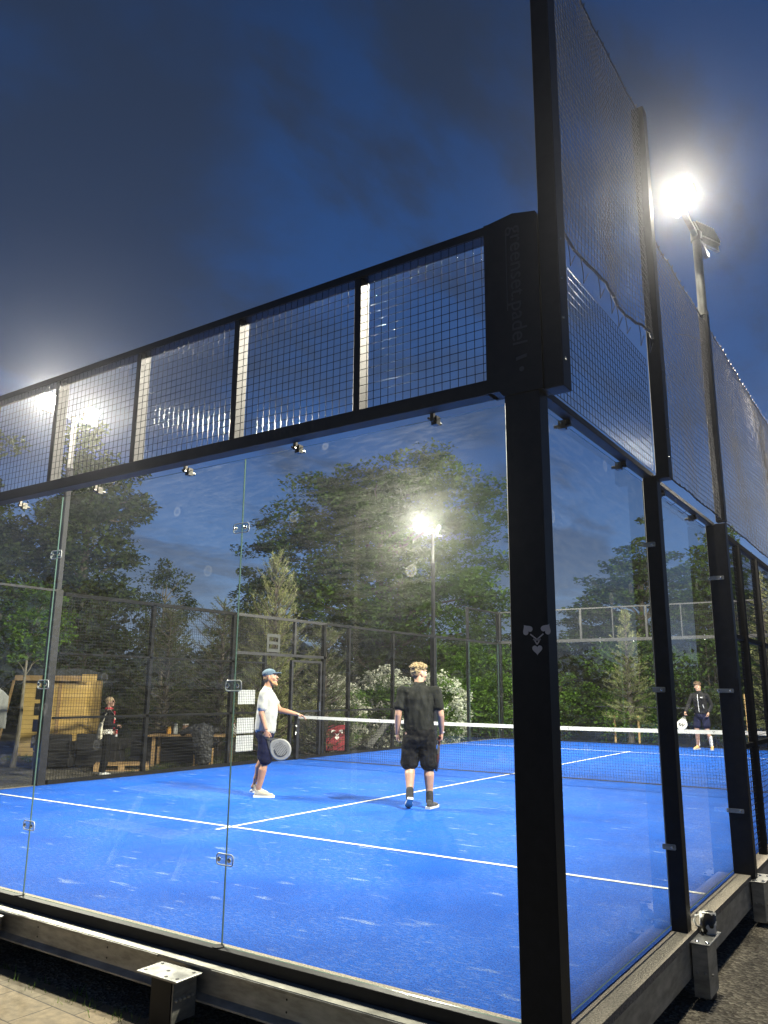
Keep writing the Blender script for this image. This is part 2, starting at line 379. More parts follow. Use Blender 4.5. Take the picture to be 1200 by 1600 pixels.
g = MB(); g.box(-9.98, .06, -.03, -.0225, 19.98, 0)
tag(g.build('court_surface', TURF), kind='structure')
ln = MB(); Zl = .004
for x0, y0, x1, y1 in ((-9.98, 3.02, -.06, 3.07), (-9.98, 16.93, -.06, 16.98), (-5.025, 3.07, -4.975, 16.93), (-5.025, 2.82, -4.975, 3.02), (-5.025, 16.98, -4.975, 17.18)):
    ln.add([(x0, y0, Zl), (x1, y0, Zl), (x1, y1, Zl), (x0, y1, Zl)], [(0, 1, 2, 3)])
tag(ln.build('court_line', LINE), kind='structure')
g = MB(); g.box(-10.0, .02, -.3, -.024, 20.0, -.031)
tag(g.build('court_slab', STRIP), kind='structure')

# ---------------------------------------------------------------- glass walls
def pane(parent, axis, a0, a1, c, z0=.02, z1=2.97, th=.010):
    """one pane of glass along x (axis 0) or y (axis 1) at plane c"""
    m = MB()
    if axis == 0: m.box(a0+.002, c-th/2, z0, a1-.002, c+th/2, z1)
    else: m.box(c-th/2, a0+.002, z0, c+th/2, a1-.002, z1)
    ob = m.build('glass_panel', [GLASS, GEDGE], parent)
    for p in ob.data.polygons:
        n = p.normal
        if abs(n[1 if axis == 0 else 0]) < .5: p.material_index = 1
    return ob
def rrect(w, h, r, n=5):
    out = []
    for cx_, cy2, a in ((w/2-r, h/2-r, 0), (-w/2+r, h/2-r, 90), (-w/2+r, -h/2+r, 180), (w/2-r, -h/2+r, 270)):
        for i in range(n+1):
            t = R(a+90*i/n); out.append((cx_+r*math.cos(t), cy2+r*math.sin(t)))
    return out
def bolt(m, c, ax, r=.011, h=.009, mi=0):
    c = Vector(c); ax = Vector(ax); m.tube([c, c+ax*h*.6, c+ax*h], [r, r*.92, r*.45], 10, mi=mi)
def joint_clamp(parent, x, y, zc, out=-1):
    """clear plastic clamp plate with two bolts over a glass joint of a wall along x"""
    w, h = .135, .062
    m = MB(); P = rrect(w, h, .018)
    m.prism(P, (x, y+out*.007, zc), (1, 0, 0), (0, 0, 1), (0, out*.008, 0))
    ob = m.build('joint_clamp', CLEAR, parent)
    rm = MB(); pts = [(x+a, y+out*.011, zc+b) for a, b in P]; rm.tube(pts+[pts[0]], .0036, 6, cap=False, ref=(0, 1, 0))
    rm.build('clamp_rim', RIM, ob)
    bm_ = MB()
    for s in (-1, 1):
        bolt(bm_, (x+s*.042, y+out*.015, zc), (0, out, 0), .0135, .011)
    bm_.build('clamp_bolt', BOLT, ob, smooth=False)
def top_clip(parent, x, y, axis=0, out=-1):
    m = MB()
    if axis == 0:
        m.box(x-.018, y-.02, 2.935, x+.018, y+.02, 2.985); m.tube([(x, y-.05, 2.955), (x, y+.05, 2.955)], .011, 10)
        m.box(x-.011, y-.045, 2.965, x+.011, y-.025, 3.02); m.tube([(x-.03, y-.035, 2.97), (x-.018, y-.035, 2.97)], .008, 8)
    else:
        m.box(y-.02, x-.018, 2.935, y+.02, x+.018, 2.985); m.tube([(y-.05, x, 2.955), (y+.05, x, 2.955)], .011, 10)
        m.box(y+.025, x-.011, 2.965, y+.045, x+.011, 3.02)
    m.build('glass_clip', CLIPM, parent)
def grid(m, o, du, dv, nu, nv, lu, lv, r, dep, rnd=False):
    """welded mesh: nu+1 wires along v spaced over lu, nv+1 wires along u; wires are square bars"""
    o, du, dv, dep = map(Vector, (o, du, dv, dep))
    if rnd:
        for i in range(nu+1):
            p = o+du*(lu*i/nu); m.tube([p, p+dv*lv], r, 8, cap=False)
        for j in range(nv+1):
            p = o+dv*(lv*j/nv)+dep*2*r; m.tube([p, p+du*lu], r, 8, cap=False)
        return
    for i in range(nu+1):
        p = o+du*(lu*i/nu); m.obox(p-du*r-dep*r, du*2*r, dv*lv, dep*2*r)
    for j in range(nv+1):
        p = o+dv*(lv*j/nv)+dep*2*r; m.obox(p-dv*r-dep*r, du*lu, dv*2*r, dep*2*r)

# near back wall ------------------------------------------------------------
bw = thing('glass_wall', 'near glass back wall of five tall panes under a black framed mesh strip, closest to the camera', 'glass wall', (-5, 0, 0))
xs = [-.145, -2.06, -4.06, -6.06, -8.06, -9.95]
for a, b in zip(xs[1:], xs[:-1]): pane(bw, 0, a, b, 0)
for x in xs[1:-1]:
    for zc in (.49, 1.5, 2.5): joint_clamp(bw, x, 0, zc)
for i in range(10): top_clip(bw, -.6-i if i < 9 else -9.55, 0)
m = MB(); m.bbox(-9.9, -.155, 2.985, -.17, -.055, 3.065); m.build('lower_rail', BLACK, bw)
m = MB(); m.bbox(-9.9, -.155, 3.905, -.17, -.055, 3.955); m.build('top_rail', BLACK, bw)
for i in range(1, 10):
    x = -i-.05; m = MB(); m.bbox(x-.022, -.153, 3.065, x+.022, -.058, 3.905); m.build('frame_post', BLACK, bw)
for i in range(10):
    x1 = -.17 if i == 0 else -i-.05-.022; x0 = -i-1.05+.022 if i < 9 else -9.9
    m = MB(); w = x1-x0; nu = round(w/.0505)
    grid(m, (x0, -.148, 3.066), (1, 0, 0), (0, 0, 1), nu, 17, w, .838, .0020, (0, 1, 0), True); m.build('wire_mesh', WIRE, bw, smooth=True)
m = MB()
for xx in (-3.095, -3.095, -3.095): pass
for zc in (3.12, 3.48, 3.83):
    m.obox((-3.09, -.105, zc), (.012, 0, 0), (0, .03, 0), (0, 0, .022)); m.tube([(-3.075, -.09, zc+.011), (-3.055, -.09, zc+.011)], .012, 8)
m.build('mesh_bolt', BLACK, bw)
# black glass channel below, sandy strip inside
m = MB(); m.bbox(-9.95, -.062, -.045, -.12, -.008, .022, .002); m.build('bottom_channel', BLACK, bw)
m = MB(); m.box(-9.95, .008, -.02, -.12, .06, .012); m.build('kerb_strip', STRIP, bw)
m = MB()
for x in xs[1:-1]: m.tube([(x, -.03, .022), (x, -.03, .028)], .035, 16)
m.build('joint_pad', BLACK, bw)

# steel base beams ------------------------------------------------------------
def beam_back():
    t = thing('base_beam', 'galvanised steel base beam with outrigger plates under the near glass wall', 'steel beam', (-5, -.1, G0))
    m = MB()
    prof = [(-.02, -.046), (-.155, -.046), (-.155, -.058), (-.125, -.062), (-.112, -.08), (-.112, -.2), (-.155, -.222), (-.155, -.232), (-.02, -.232)]
    m.prism([(y, zc) for y, zc in prof][::-1], (-10.1, 0, 0), (0, 1, 0), (0, 0, 1), (10.25, 0, 0)); m.build('channel', GALVD, t)
    m = MB(); m.box(-9.9, -.163, -.064, -2.42, -.156, -.05); m.box(-1.98, -.163, -.064, -.2, -.156, -.05); m.build('bright_lip', GALV, t)
    for x in (-2.2, -4.16, -6.2, -8.2):
        m = MB(); m.bbox(x-.165, -.36, -.083, x+.165, -.165, -.072, .002); pl = m.build('outrigger_plate', WHITE if False else GALV, t)
        m = MB()
        for sx, sy in ((-.13, -.32), (.13, -.32), (-.13, -.2), (.13, -.2), (-.01, -.26), (.05, -.33)):
            m.tube([(x+sx, sy, -.0725), (x+sx, sy, -.0705)], .011, 10)
        m.build('bolt_hole', BLACK, pl)
        m = MB(); m.box(x-.06, -.335, G0, x+.10, -.20, -.084); m.build('outrigger_leg', BLACK, t)
        m = MB(); m.box(x+.102, -.327, -.30, x+.11, -.157, -.084); m.box(x-.07, -.325, -.30, x-.062, -.157, -.084)
        for k in range(5): bolt(m, (x+.11, -.30+k*.03, -.19), (1, 0, 0), .011, .012)
        m.build('outrigger_bracket', GALVD, t)
    m = MB()
    for x in np.arange(-9.6, -.3, .74):
        for zc in (-.11, -.17): m.tube([(x, -.1125, zc), (x, -.1135, zc)], .006, 8)
    m.build('bolt_hole', BLACK, t)
    return t
beam_back()
def beam_side(xo, sgn, label):
    t = thing('base_beam', label, 'steel beam', (xo, 10, G0))
    m = MB()
    a, b = sorted((xo+sgn*.002, xo+sgn*.10)); m.box(a, -.14 if sgn > 0 else -.04, -.24, b, 20.1, -.045); m.build('channel', GALVD, t)
    m = MB(); a, b = sorted((xo-sgn*.022, xo+sgn*.105)); m.box(a, .02, -.0445, b, 20.1, -.004); m.build('kerb_strip', STRIP, t)
    for i, y in enumerate((2.02, 4.02, 6.02)):
        x0, x1 = sorted((xo+sgn*.107, xo+sgn*.225))
        m = MB(); m.bbox(x0, y-.15, -.062+.02, x1, y+.19, -.050+.02, .002); pl = m.build('outrigger_plate', GALV, t)
        m = MB()
        for sx in (.3, .8):
            for sy in (-.11, .11): bolt(m, (x0+(x1-x0)*sx, y+sy, -.0295), (0, 0, 1), .013, .008)
        m.build('plate_bolt', BOLT, pl)
        m = MB(); m.box(x0+.005, y-.13, -.34, x1-.02, y+.10, -.043)
        for k in range(3): bolt(m, (x0+.03+k*.045, y-.13, -.2), (0, -1, 0), .009, .01)
        m.build('outrigger_bracket', GALVD, t)
        m = MB(); m.box(x0+.09 if sgn > 0 else x0+.02, y-.02, G0, x1-.03, y+.06, -.34); m.build('outrigger_leg', BLACK, t)
    return t
beam_side(0.0, 1, 'sand dusted steel base beam running along the right side of the court')
beam_side(-10.0, -1, 'dark steel base beam along the far left side of the court')

# emblem: three leaf hearts joined by crossed stems --------------------------
def heart(n=14):
    P = []
    for i in range(n*2):
        t = 2*math.pi*i/(n*2); P.append((16*math.sin(t)**3/17, (13*math.cos(t)-5*math.cos(2*t)-2*math.cos(3*t)-math.cos(4*t))/17))
    return P[::-1]
def emblem(m, o, a, b, out, s):
    """o centre, a right, b up, out outward (thickness vector), s half height"""
    o, a, b, out = map(Vector, (o, a, b, out))
    for ang, px, py, sx in ((0, 0, -.62, .34), (135+180+0, -.62, .58, .36), (45, .62, .58, .36)):
        ca, sa = math.cos(R(ang)), math.sin(R(ang))
        if ang == 0: ca, sa = 1, 0
        elif px < 0: ca, sa = math.cos(R(-145)), math.sin(R(-145))
        else: ca, sa = math.cos(R(145)), math.sin(R(145))
        P = [((x*ca-y*sa)*sx+px, (x*sa+y*ca)*sx+py) for x, y in heart()]
        m.prism(P, o, a*s, b*s, out)
    for p, q in (((-.42, .30), (.12, -.12)), ((.42, .30), (-.12, -.12)), ((0, -.32), (-.22, .02)), ((0, -.32), (.22, .02)), ((-.25, -.02), (-.05, -.06)), ((.25, -.02), (.05, -.06))):
        P0 = o+a*s*p[0]+b*s*p[1]; P1 = o+a*s*q[0]+b*s*q[1]; d = (P1-P0); sd = d.cross(out).normalized()*s*.07
        m.obox(P0-sd/2, d, sd, out)
PALE = mat('pale_grey_print', (.62, .58, .56), .5)
DIMPRINT = mat('faint_grey_print', (.055, .055, .06), .55)

# posts -----------------------------------------------------------------------
cp = thing('corner_post', 'wide black corner post with grey three heart emblem beside the near glass wall', 'post', (0, -.1, -.05))
m = MB(); m.bbox(-.105, -.15, -.3, .085, -.04, 3.0, .004); m.build('post_shaft', BLACK, cp)
m = MB()
m.prism([(-.20, 2.985), (-.13, 2.985), (-.105, 2.955), (.109, 2.955), (.109, 3.93), (.10, 3.945), (-.03, 3.975), (-.17, 3.957), (-.20, 3.957)], (0, -.158, 0), (1, 0, 0), (0, 0, 1), (0, .115, 0)); m.build('post_head', BLACK, cp)
m = MB(); emblem(m, (.03, -.1505, 1.722), (1, 0, 0), (0, 0, 1), (0, -.0015, 0), .078); m.build('emblem', PALE, cp)
def text_mesh(body, size, mtx, m, name, parent, ext=.001):
    cu = bpy.data.curves.new('txt', 'FONT'); cu.body = body; cu.size = size; cu.extrude = ext; cu.align_x = 'LEFT'
    to = bpy.data.objects.new('txt', cu); COL.objects.link(to); bpy.context.view_layer.update()
    me = bpy.data.meshes.new_from_object(to.evaluated_get(bpy.context.evaluated_depsgraph_get()))
    COL.objects.unlink(to); bpy.data.objects.remove(to)
    me.transform(mtx); me.materials.clear(); me.materials.append(m)
    ob = bpy.data.objects.new(name, me); COL.objects.link(ob)
    if parent: ob.parent = parent
    return ob
# lettering reads downwards: local x -> -z, local y -> +x
T = Matrix(((0, 1, 0, -.045), (0, 0, -1, -.1590), (-1, 0, 0, 3.90), (0, 0, 0, 1)))
T.translation -= woff(cp)
text_mesh('greenset.padel', .118, T, DIMPRINT, 'lettering', cp)
m = MB(); m.box(-.072, -.1600, 3.42, -.066, -.158, 3.88)
m.build('lettering_underline', DIMPRINT, cp); m = MB(); m.tube([(-.0, -.158, 3.08), (-.0, -.160, 3.08)], .014, 12); m.build('logo_dot', DIMPRINT, cp); m = MB(); m.obox((-.03, -.160, 3.13), (.06, 0, .01), (0, .002, 0), (0, 0, .018)); m.build('logo_stroke', DIMPRINT, cp)

def side_post(x, y, label, group, z1=3.0, w=.10, name='wall_post'):
    t = thing(name, label, 'post', (x, y, -.05), 0, group)
    m = MB(); m.bbox(-.02 if w < .11 else -.03, -.05, 0, w-.02, .05, z1+.05, .003); m.build('post_shaft', BLACK, t, world=False)
    return t
gp = 'black steel posts of the right side wall'
sp2 = side_post(0, 2.0, 'first black post beyond the corner post on the right side, holding three glass clips', gp)
sp4 = side_post(0, 4.0, 'thick black post under the near right floodlight pole, between glass and wire mesh', gp, w=.16)
for t, y in ((sp2, 2.0), (sp4, 4.0)):
    for zc in (.5, 1.5, 2.5):
        m = MB(); m.prism(rrect(.14 if y > 3 else .085, .035, .008), (.025 if y > 3 else -.0, -.0505, zc+.05), (1, 0, 0), (0, 0, 1), (0, -.006, 0)); c = m.build('glass_clip', GALVD, t, world=False)
        m = MB(); bolt(m, (.07 if y > 3 else .02, -.057, zc+.05), (0, -1, 0), .009, .006)
        if y > 3: bolt(m, (-.03, -.057, zc+.05), (0, -1, 0), .009, .006)
        m.build('clip_bolt', BOLT, c, world=False)

# right side wall: glass 0..4, mesh strip 3..4 over y 0..2 -----------------------
rw = thing('glass_wall', 'right side glass wall of two panes beside the corner post, mesh strip above the nearer pane', 'glass wall', (-.02, 2, 0))
pane(rw, 1, .03, 1.99, -.03); pane(rw, 1, 2.03, 3.99, -.03)
for y in (.45, 1.45, 2.4, 3.4): top_clip(rw, y, -.03, 1)
m = MB(); m.bbox(-.02, -.02, 2.985, .05, 2.0, 3.025); m.bbox(-.02, 2.05, 2.985, .04, 4.0, 3.02); m.build('lower_rail', BLACK, rw)
m = MB(); grid(m, (.055, .02, 3.03), (0, 1, 0), (0, 0, 1), 39, 17, 1.95, .86, .0020, (1, 0, 0), True); m.build('wire_mesh', WIRE, rw, smooth=True)
m = MB()
for y in (2.25, 2.6, 2.95, 3.3, 3.65):
    m.tube([(.03, y, 2.985), (.05, y+.02, 2.94), (.0, y+.03, 2.92), (-.03, y+.02, 2.95)], .003, 5)
m.build('tie_cord', CORD, rw)

# left side wall glass --------------------------------------------------------------
lw = thing('glass_wall', 'left side glass wall with mesh strip over the court\'s far left near corner', 'glass wall', (-10, 2, 0))
pane(lw, 1, .03, 1.99, -10.0); pane(lw, 1, 2.03, 3.93, -10.0)
m = MB(); m.box(-10.05, -.02, 2.985, -10.0, 3.93, 3.02); m.box(-10.05, -.02, 3.93, -10.0, 2, 3.97); m.build('top_rail', BLACK, lw)
m = MB(); grid(m, (-10.03, .03, 3.02), (0, 1, 0), (0, 0, 1), 38, 18, 1.9, .91, .002, (-1, 0, 0)); m.build('wire_mesh', FARWIRE, lw)
m = MB(); m.box(-10.07, 1.97, 0, -10.01, 2.03, 3.97); m.build('frame_post', BLACK, lw)
lc = thing('corner_post', 'black corner post at the left end of the near glass wall', 'post', (-10, -.1, -.05))
m = MB(); m.bbox(-.06, -.05, 0, .09, .08, 4.03, .003); m.build('post_shaft', BLACK, lc, world=False)

# far end walls -------------------------------------------------------------------
fw = thing('glass_wall', 'far glass back wall at the opposite end of the court under a grey mesh strip', 'glass wall', (-5, 20, 0))
for i in range(5): pane(fw, 0, -10+2*i+.0, -8+2*i, 20.0)
FARMET = nmat('grey_frame_metal', (.025, .025, .026), (.05, .05, .05), 20, .4, .3)  # grey metal of the far frame, low rail and chair frames
m = MB(); m.box(-10, 20.02, 2.95, 0, 20.09, 3.05); m.build('lower_rail', FARMET, fw)
m = MB(); m.box(-10, 20.02, 3.95, 0, 20.07, 3.99); m.build('top_rail', FARMET, fw)
for i in range(11):
    x = -10.2+i; m = MB(); wd = .06 if i % 2 else .03
    if i: m.box(x-wd/2, 20.02, 3.05, x+wd/2, 20.07, 3.95); m.build('frame_post', FARMET, fw)
m = MB(); grid(m, (-10, 20.03, 3.05), (1, 0, 0), (0, 0, 1), 200, 18, 10, .9, .0022, (0, 1, 0)); m.build('wire_mesh', FARWIRE, fw)
for i in range(1, 5):
    m = MB(); m.box(-10+2*i-.03, 20.02, 0, -10+2*i+.03, 20.08, 2.95)
m = MB(); m.box(-10, 20.01, -.1, 0, 20.1, .03); m.build('bottom_channel', BLACK, fw)
m = MB()
for i in range(10):
    for zc in (2.94, 3.06): bolt(m, (-9.6+i, 20.0, zc), (0, -1, 0), .016, .01)
m.build('frame_bolt', BOLT, fw)
flw = thing('glass_wall', 'far left side glass wall beyond the floodlight pole, two panes with mesh strip', 'glass wall', (-10, 18, 0))
pane(flw, 1, 16.05, 17.97, -10.0); pane(flw, 1, 18.03, 19.97, -10.0)
m = MB(); m.box(-10.05, 16, 2.93, -10, 20, 3.0); m.box(-10.05, 18, 3.93, -10, 20, 3.98); m.build('top_rail', BLACK, flw)
m = MB(); m.box(-10.08, 17.95, -.05, -10.01, 18.03, 3.98); m.build('frame_post', BLACK, flw)
m = MB(); grid(m, (-10.03, 18.03, 3.0), (0, 1, 0), (0, 0, 1), 38, 18, 1.95, .93, .002, (-1, 0, 0)); m.build('wire_mesh', FARWIRE, flw)
m = MB()
for zc in (.4, 1.5, 2.4):
    for y in (17.99, 19.9): bolt(m, (-10.0, y, zc), (1, 0, 0), .018, .012)
m.build('glass_bolt', BOLT, flw)
fc = thing('corner_post', 'far left double corner post of the court with shiny bolts', 'post', (-10, 20.05, -.05))
m = MB(); m.box(-.06, -.06, 0, .0, .04, 4.05); m.box(.03, -.03, 0, .09, .05, 4.05); m.build('post_shaft', BLACK, fc, world=False)
m = MB()
for zc in (.3, 1.35, 2.35, 3.1):
    for dx in (-.03, .06): bolt(m, (dx, -.062, zc), (0, -1, 0), .018, .012)
m.build('post_bolt', BOLT, fc, world=False)
frw = thing('glass_wall', 'far right side glass wall near the jacketed player', 'glass wall', (0, 18, 0))
pane(frw, 1, 16.05, 17.97, 0); pane(frw, 1, 18.03, 19.97, 0)
m = MB(); m.box(0, 16, 2.93, .05, 20, 3.0); m.box(.01, 15.97, -.05, .08, 16.03, 3); m.box(.01, 19.97, -.05, .1, 20.07, 4); m.build('frame', BLACK, frw)

FENCEB = nmat('matt_black_steel', (.004, .004, .004), (.008, .008, .008), 14, .75, 0, .15)
# mesh fences -------------------------------------------------------------------------
def fence_posts(t, X, sg, ys, z0=-.05, z1=2.95, w=.07):
    for y in ys:
        m = MB(); a, b = sorted((X, X+sg*w)); m.box(a, y-w/2, z0, b, y+w/2, z1); m.build('fence_post', FENCEB, t)
def bay(t, X, sg, y0, y1, z0=.06, z1=2.93):
    m = MB(); nu = max(1, round((y1-y0)/.0505)); nv = round((z1-z0)/.0505)
    grid(m, (X+sg*.02, y0, z0), (0, 1, 0), (0, 0, 1), nu, nv, y1-y0, z1-z0, .0019, (sg, 0, 0)); m.build('wire_mesh', FARWIRE, t)
lf = thing('mesh_fence', 'black welded mesh fence on the left side between the near floodlight pole and the gate', 'fence', (-10, 6, -.05), 0, 'mesh fences beside the court')
fence_posts(lf, -10, -1, (5.95, 8.0)); bay(lf, -10, -1, 4.1, 5.91); bay(lf, -10, -1, 5.99, 7.96); bay(lf, -10, -1, 8.04, 8.92)
fence_posts(lf, -10, -1, (8.96,), z1=2.16)
m = MB()
for zc in (.98, 1.99): m.box(-10.05, 4.1, zc, -10.0, 8.92, zc+.035)
m.box(-10.06, 4.1, 2.93, -10, 8.0, 2.99); m.box(-10.06, 4.1, -.05, -9.99, 8.95, .06); m.build('fence_rail', FENCEB, lf)
gf = thing('gate_frame', 'black steel gate opening beside the net post with a lintel and mesh above', 'gate', (-10, 10, -.05))
m = MB(); m.box(-10.06, 8.04, 2.16, -10, 11.0, 2.22); m.box(-10.06, 8.04, 2.93, -10, 11.0, 2.99); m.build('lintel', BLACK, gf)
m = MB(); m.box(-10.07, 9.86, 2.22, -10, 9.93, 2.93); m.build('upper_post', BLACK, gf)
m = MB(); m.box(-10.07, 9.80, -.05, -10.0, 9.86, 2.1); m.box(-10.07, 9.86, 2.05, -10, 10.86, 2.1); m.box(-10.07, 10.80, -.05, -10, 10.86, 2.05); m.box(-10.06, 9.86, .98, -10.01, 10.8, 1.02); m.build('gate_leaf', BLACK, gf)
m = MB(); grid(m, (-10.03, 9.86, .03), (0, 1, 0), (0, 0, 1), 18, 40, .94, 2.0, .0022, (-1, 0, 0)); m.build('wire_mesh', FARWIRE, gf)
m = MB(); grid(m, (-10.03, 8.04, 2.22), (0, 1, 0), (0, 0, 1), 58, 14, 2.9, .71, .0022, (-1, 0, 0)); m.build('upper_mesh', FARWIRE, gf)
m = MB(); m.box(-9.995, 10.74, 1.0, -9.96, 10.78, 1.2); m.build('gate_handle', BOLT, gf)
lf2 = thing('mesh_fence', 'black welded mesh fence on the left side between the gate and the far floodlight pole', 'fence', (-10, 13, -.05), 0, 'mesh fences beside the court')
fence_posts(lf2, -10, -1, (10.95, 11.92, 13.85), w=.08); bay(lf2, -10, -1, 11.0, 11.87); bay(lf2, -10, -1, 11.97, 13.8); bay(lf2, -10, -1, 13.9, 15.6)
m = MB(); m.box(-10.05, 11, .98, -10.0, 13.85, 1.02); m.box(-10.06, 11, 2.93, -10, 16, 2.99); m.box(-10.06, 9, -.05, -9.99, 16, .05); m.build('fence_rail', FENCEB, lf2)
rf_ = thing('mesh_fence', 'black mesh fence on the right side beyond the thick post, at the photo\'s right edge', 'fence', (0, 7, -.05), 0, 'mesh fences beside the court')
fence_posts(rf_, 0, 1, (5.0, 6.0, 8.0, 10.0)); bay(rf_, 0, 1, 4.14, 4.96); bay(rf_, 0, 1, 5.04, 5.96); bay(rf_, 0, 1, 6.04, 7.96); bay(rf_, 0, 1, 8.04, 9.96)
m = MB()
for zc in (.98, 1.99): m.box(0, 4.14, zc, .05, 8, zc+.04)
m.box(0, 4.14, 2.95, .05, 10, 3.0); m.build('fence_rail', FENCEB, rf_)
# white sheets on the fence
for i, (zz0, zz1) in enumerate(((1.17, 1.45), (.60, .90), (.25, .56))):
    m = MB(); m.box(-10.034, 8.22, zz0, -10.030, 8.70, zz1)
    tag(m.build('paper_notice', nmat('white_paper_%d' % i, (.42, .43, .42), (.50, .51, .49), 5, .8)), ('topmost of the three white sheets on the mesh fence behind the capped player', 'middle one of the three white sheets on the mesh fence', 'lowest of the three white sheets on the mesh fence')[i], 'notice', 'white sheets fixed on the mesh fence')
# faint frame plate high on the fence
m = MB(); m.box(-9.99, 8.95, 2.24, -9.985, 9.02, 2.62); m.box(-9.99, 9.3, 2.24, -9.985, 9.37, 2.62); m.box(-9.99, 9.02, 2.55, -9.985, 9.3, 2.62); m.box(-9.99, 9.02, 2.24, -9.985, 9.3, 2.31); m.box(-9.99, 9.02, 2.40, -9.985, 9.3, 2.46)
tag(m.build('number_sign', mat('pale_sign', (.02, .022, .018), .6)), 'pale outlined number sign above the gate lintel', 'sign')

# extension posts and safety netting -------------------------------------------------
ge = 'tall black extension posts carrying the safety net'
def ext_post(x0, x1, y0, y1, z0, z1, label):
    t = thing('extension_post', label, 'post', ((x0+x1)/2, (y0+y1)/2, z0), 0, ge)
    m = MB(); m.bbox(x0, y0, z0, x1, y1, z1, .004); m.build('post_shaft', BLACK, t)
    m = MB()
    for k in range(4): bolt(m, (x1, y0+.03, z0+.15+k*.22), (1, 0, 0), .008, .006)
    m.build('post_bolt', BOLT, t)
ext_post(.112, .215, -.15, -.04, 2.95, 6.05, 'tallest looking extension post rising out of frame beside the corner post head')
ext_post(.075, .17, 1.95, 2.05, 2.97, 6.02, 'black extension post on the second side post, left of the glowing floodlight')
def safety_net(label, y0, y1, z0, z1, x, cell=.042, sag=.06, seed=1):
    t = thing('safety_net', label, 'net', (x, (y0+y1)/2, z0), 0, 'black safety net panels above the right side wall')
    rng = np.random.RandomState(seed)
    nu = int((y1-y0)/cell)+1; nv = int((z1-z0)/cell)+1
    U, Vv = np.meshgrid(np.linspace(0, 1, nu), np.linspace(0, 1, nv), indexing='ij')
    Y = y0+(y1-y0)*U; Zc = z0+(z1-z0)*Vv
    sg = np.sin(np.pi*U)
    Zc = Zc-sag*sg*(1-Vv)*.9-.02*np.sin(U*np.pi*((y1-y0)*1.5))**2*Vv-.015*sg*Vv
    X = x+(.09 if z0 > 3.5 else .05)*sg*np.sin(np.pi*Vv)*(.6+.4*np.sin(3.1*U*(y1-y0)+1))+.012*np.sin(9*U+4*Vv)*np.sin(np.pi*Vv)+(.02 if z0 > 3.5 else .004)*np.sin(U*14+seed)*(1-Vv)
    Y = Y+.012*np.sin(11*Vv+seed)*sg
    J = rng.normal(0, .0014, (3, nu, nv)); P = np.stack([X+J[0], Y+J[1], Zc+J[2]], -1)
    # offset alternate nodes to get a knotted, slightly diamond look
    def prisms(A, B, r):
        d = B-A; d /= np.linalg.norm(d, axis=1, keepdims=True)+1e-9
        ref = np.tile([1., .2, .1], (len(A), 1)); a = np.cross(d, ref); a /= np.linalg.norm(a, axis=1, keepdims=True); b = np.cross(d, a)
        vs = []
        for E_ in (A, B):
            for k in range(3):
                th = 2*np.pi*k/3; vs.append(E_+r*(a*np.cos(th)+b*np.sin(th)))
        V_ = np.stack(vs, 1).reshape(-1, 3); base = np.arange(len(A))[:, None]*6
        Fq = np.concatenate([base+np.array([[k, (k+1) % 3, 3+(k+1) % 3, 3+k]]) for k in range(3)])
        return V_, Fq
    A = np.concatenate([P[:-1].reshape(-1, 3), P[:, :-1].reshape(-1, 3)]); B = np.concatenate([P[1:].reshape(-1, 3), P[:, 1:].reshape(-1, 3)])
    V_, Fq = prisms(A, B, .0021); o = np.array(woff(t)); np_mesh('net_mesh', V_-o, Fq, CORD, t)
    for k, name in ((0, 'bottom_cord'), (nv-1, 'top_cord')):
        m = MB(); pts = [tuple(P[i, k]+np.array([0, 0, .004*math.sin(i*1.7)+.003*rng.randn()])) for i in range(0, nu, 2)]
        pts.append(tuple(P[-1, k])); m.tube(pts, .006 if (k or z0 < 3.5) else .010, 6)
        for i in range(0, nu-1, 3):
            q = P[i, k]; s_ = 1 if k else -1
            m.tube([q+np.array([0, 0, -.012*s_]), q+np.array([.01, .008, .014*s_+.006*rng.randn()]), q+np.array([.0, .02, -.005])], .004, 4)
        if k == 0 and z0 > 3.5:
            for i in range(2, nu-3, 5):
                q = P[i, 0]; m.tube([q, q+np.array([0, .03, -.08]), q+np.array([-.02, .09, -.10-.03*rng.rand()]), q+np.array([-.01, .15, -.03])], .0028, 5)
        m.build(name, CORD, t)
    return t
safety_net('black safety net panel highest up, hanging between the two extension posts', -.04, 1.95, 4.03, 5.98, .13, sag=.08, seed=2)
safety_net('lower black safety net panel between the second extension post and the galvanised pole', 2.06, 3.93, 3.03, 5.0, .12, sag=0, seed=3)
safety_net('long black safety net panel beyond the galvanised pole at the right edge', 4.1, 8.0, 3.03, 5.0, .12, sag=0, seed=4)
ext_post(.08, .16, 8.0, 8.08, 2.97, 5.05, 'thin extension post farthest along the safety net')
m = MB(); m.tube([(.12, 3.97, 4.78), (.0, 3.7, 4.79), (-.06, 3.5, 4.74)], .004, 5)
tag(m.build('loose_cord', CORD), 'loose end of net cord sticking out at the galvanised pole', 'cord')

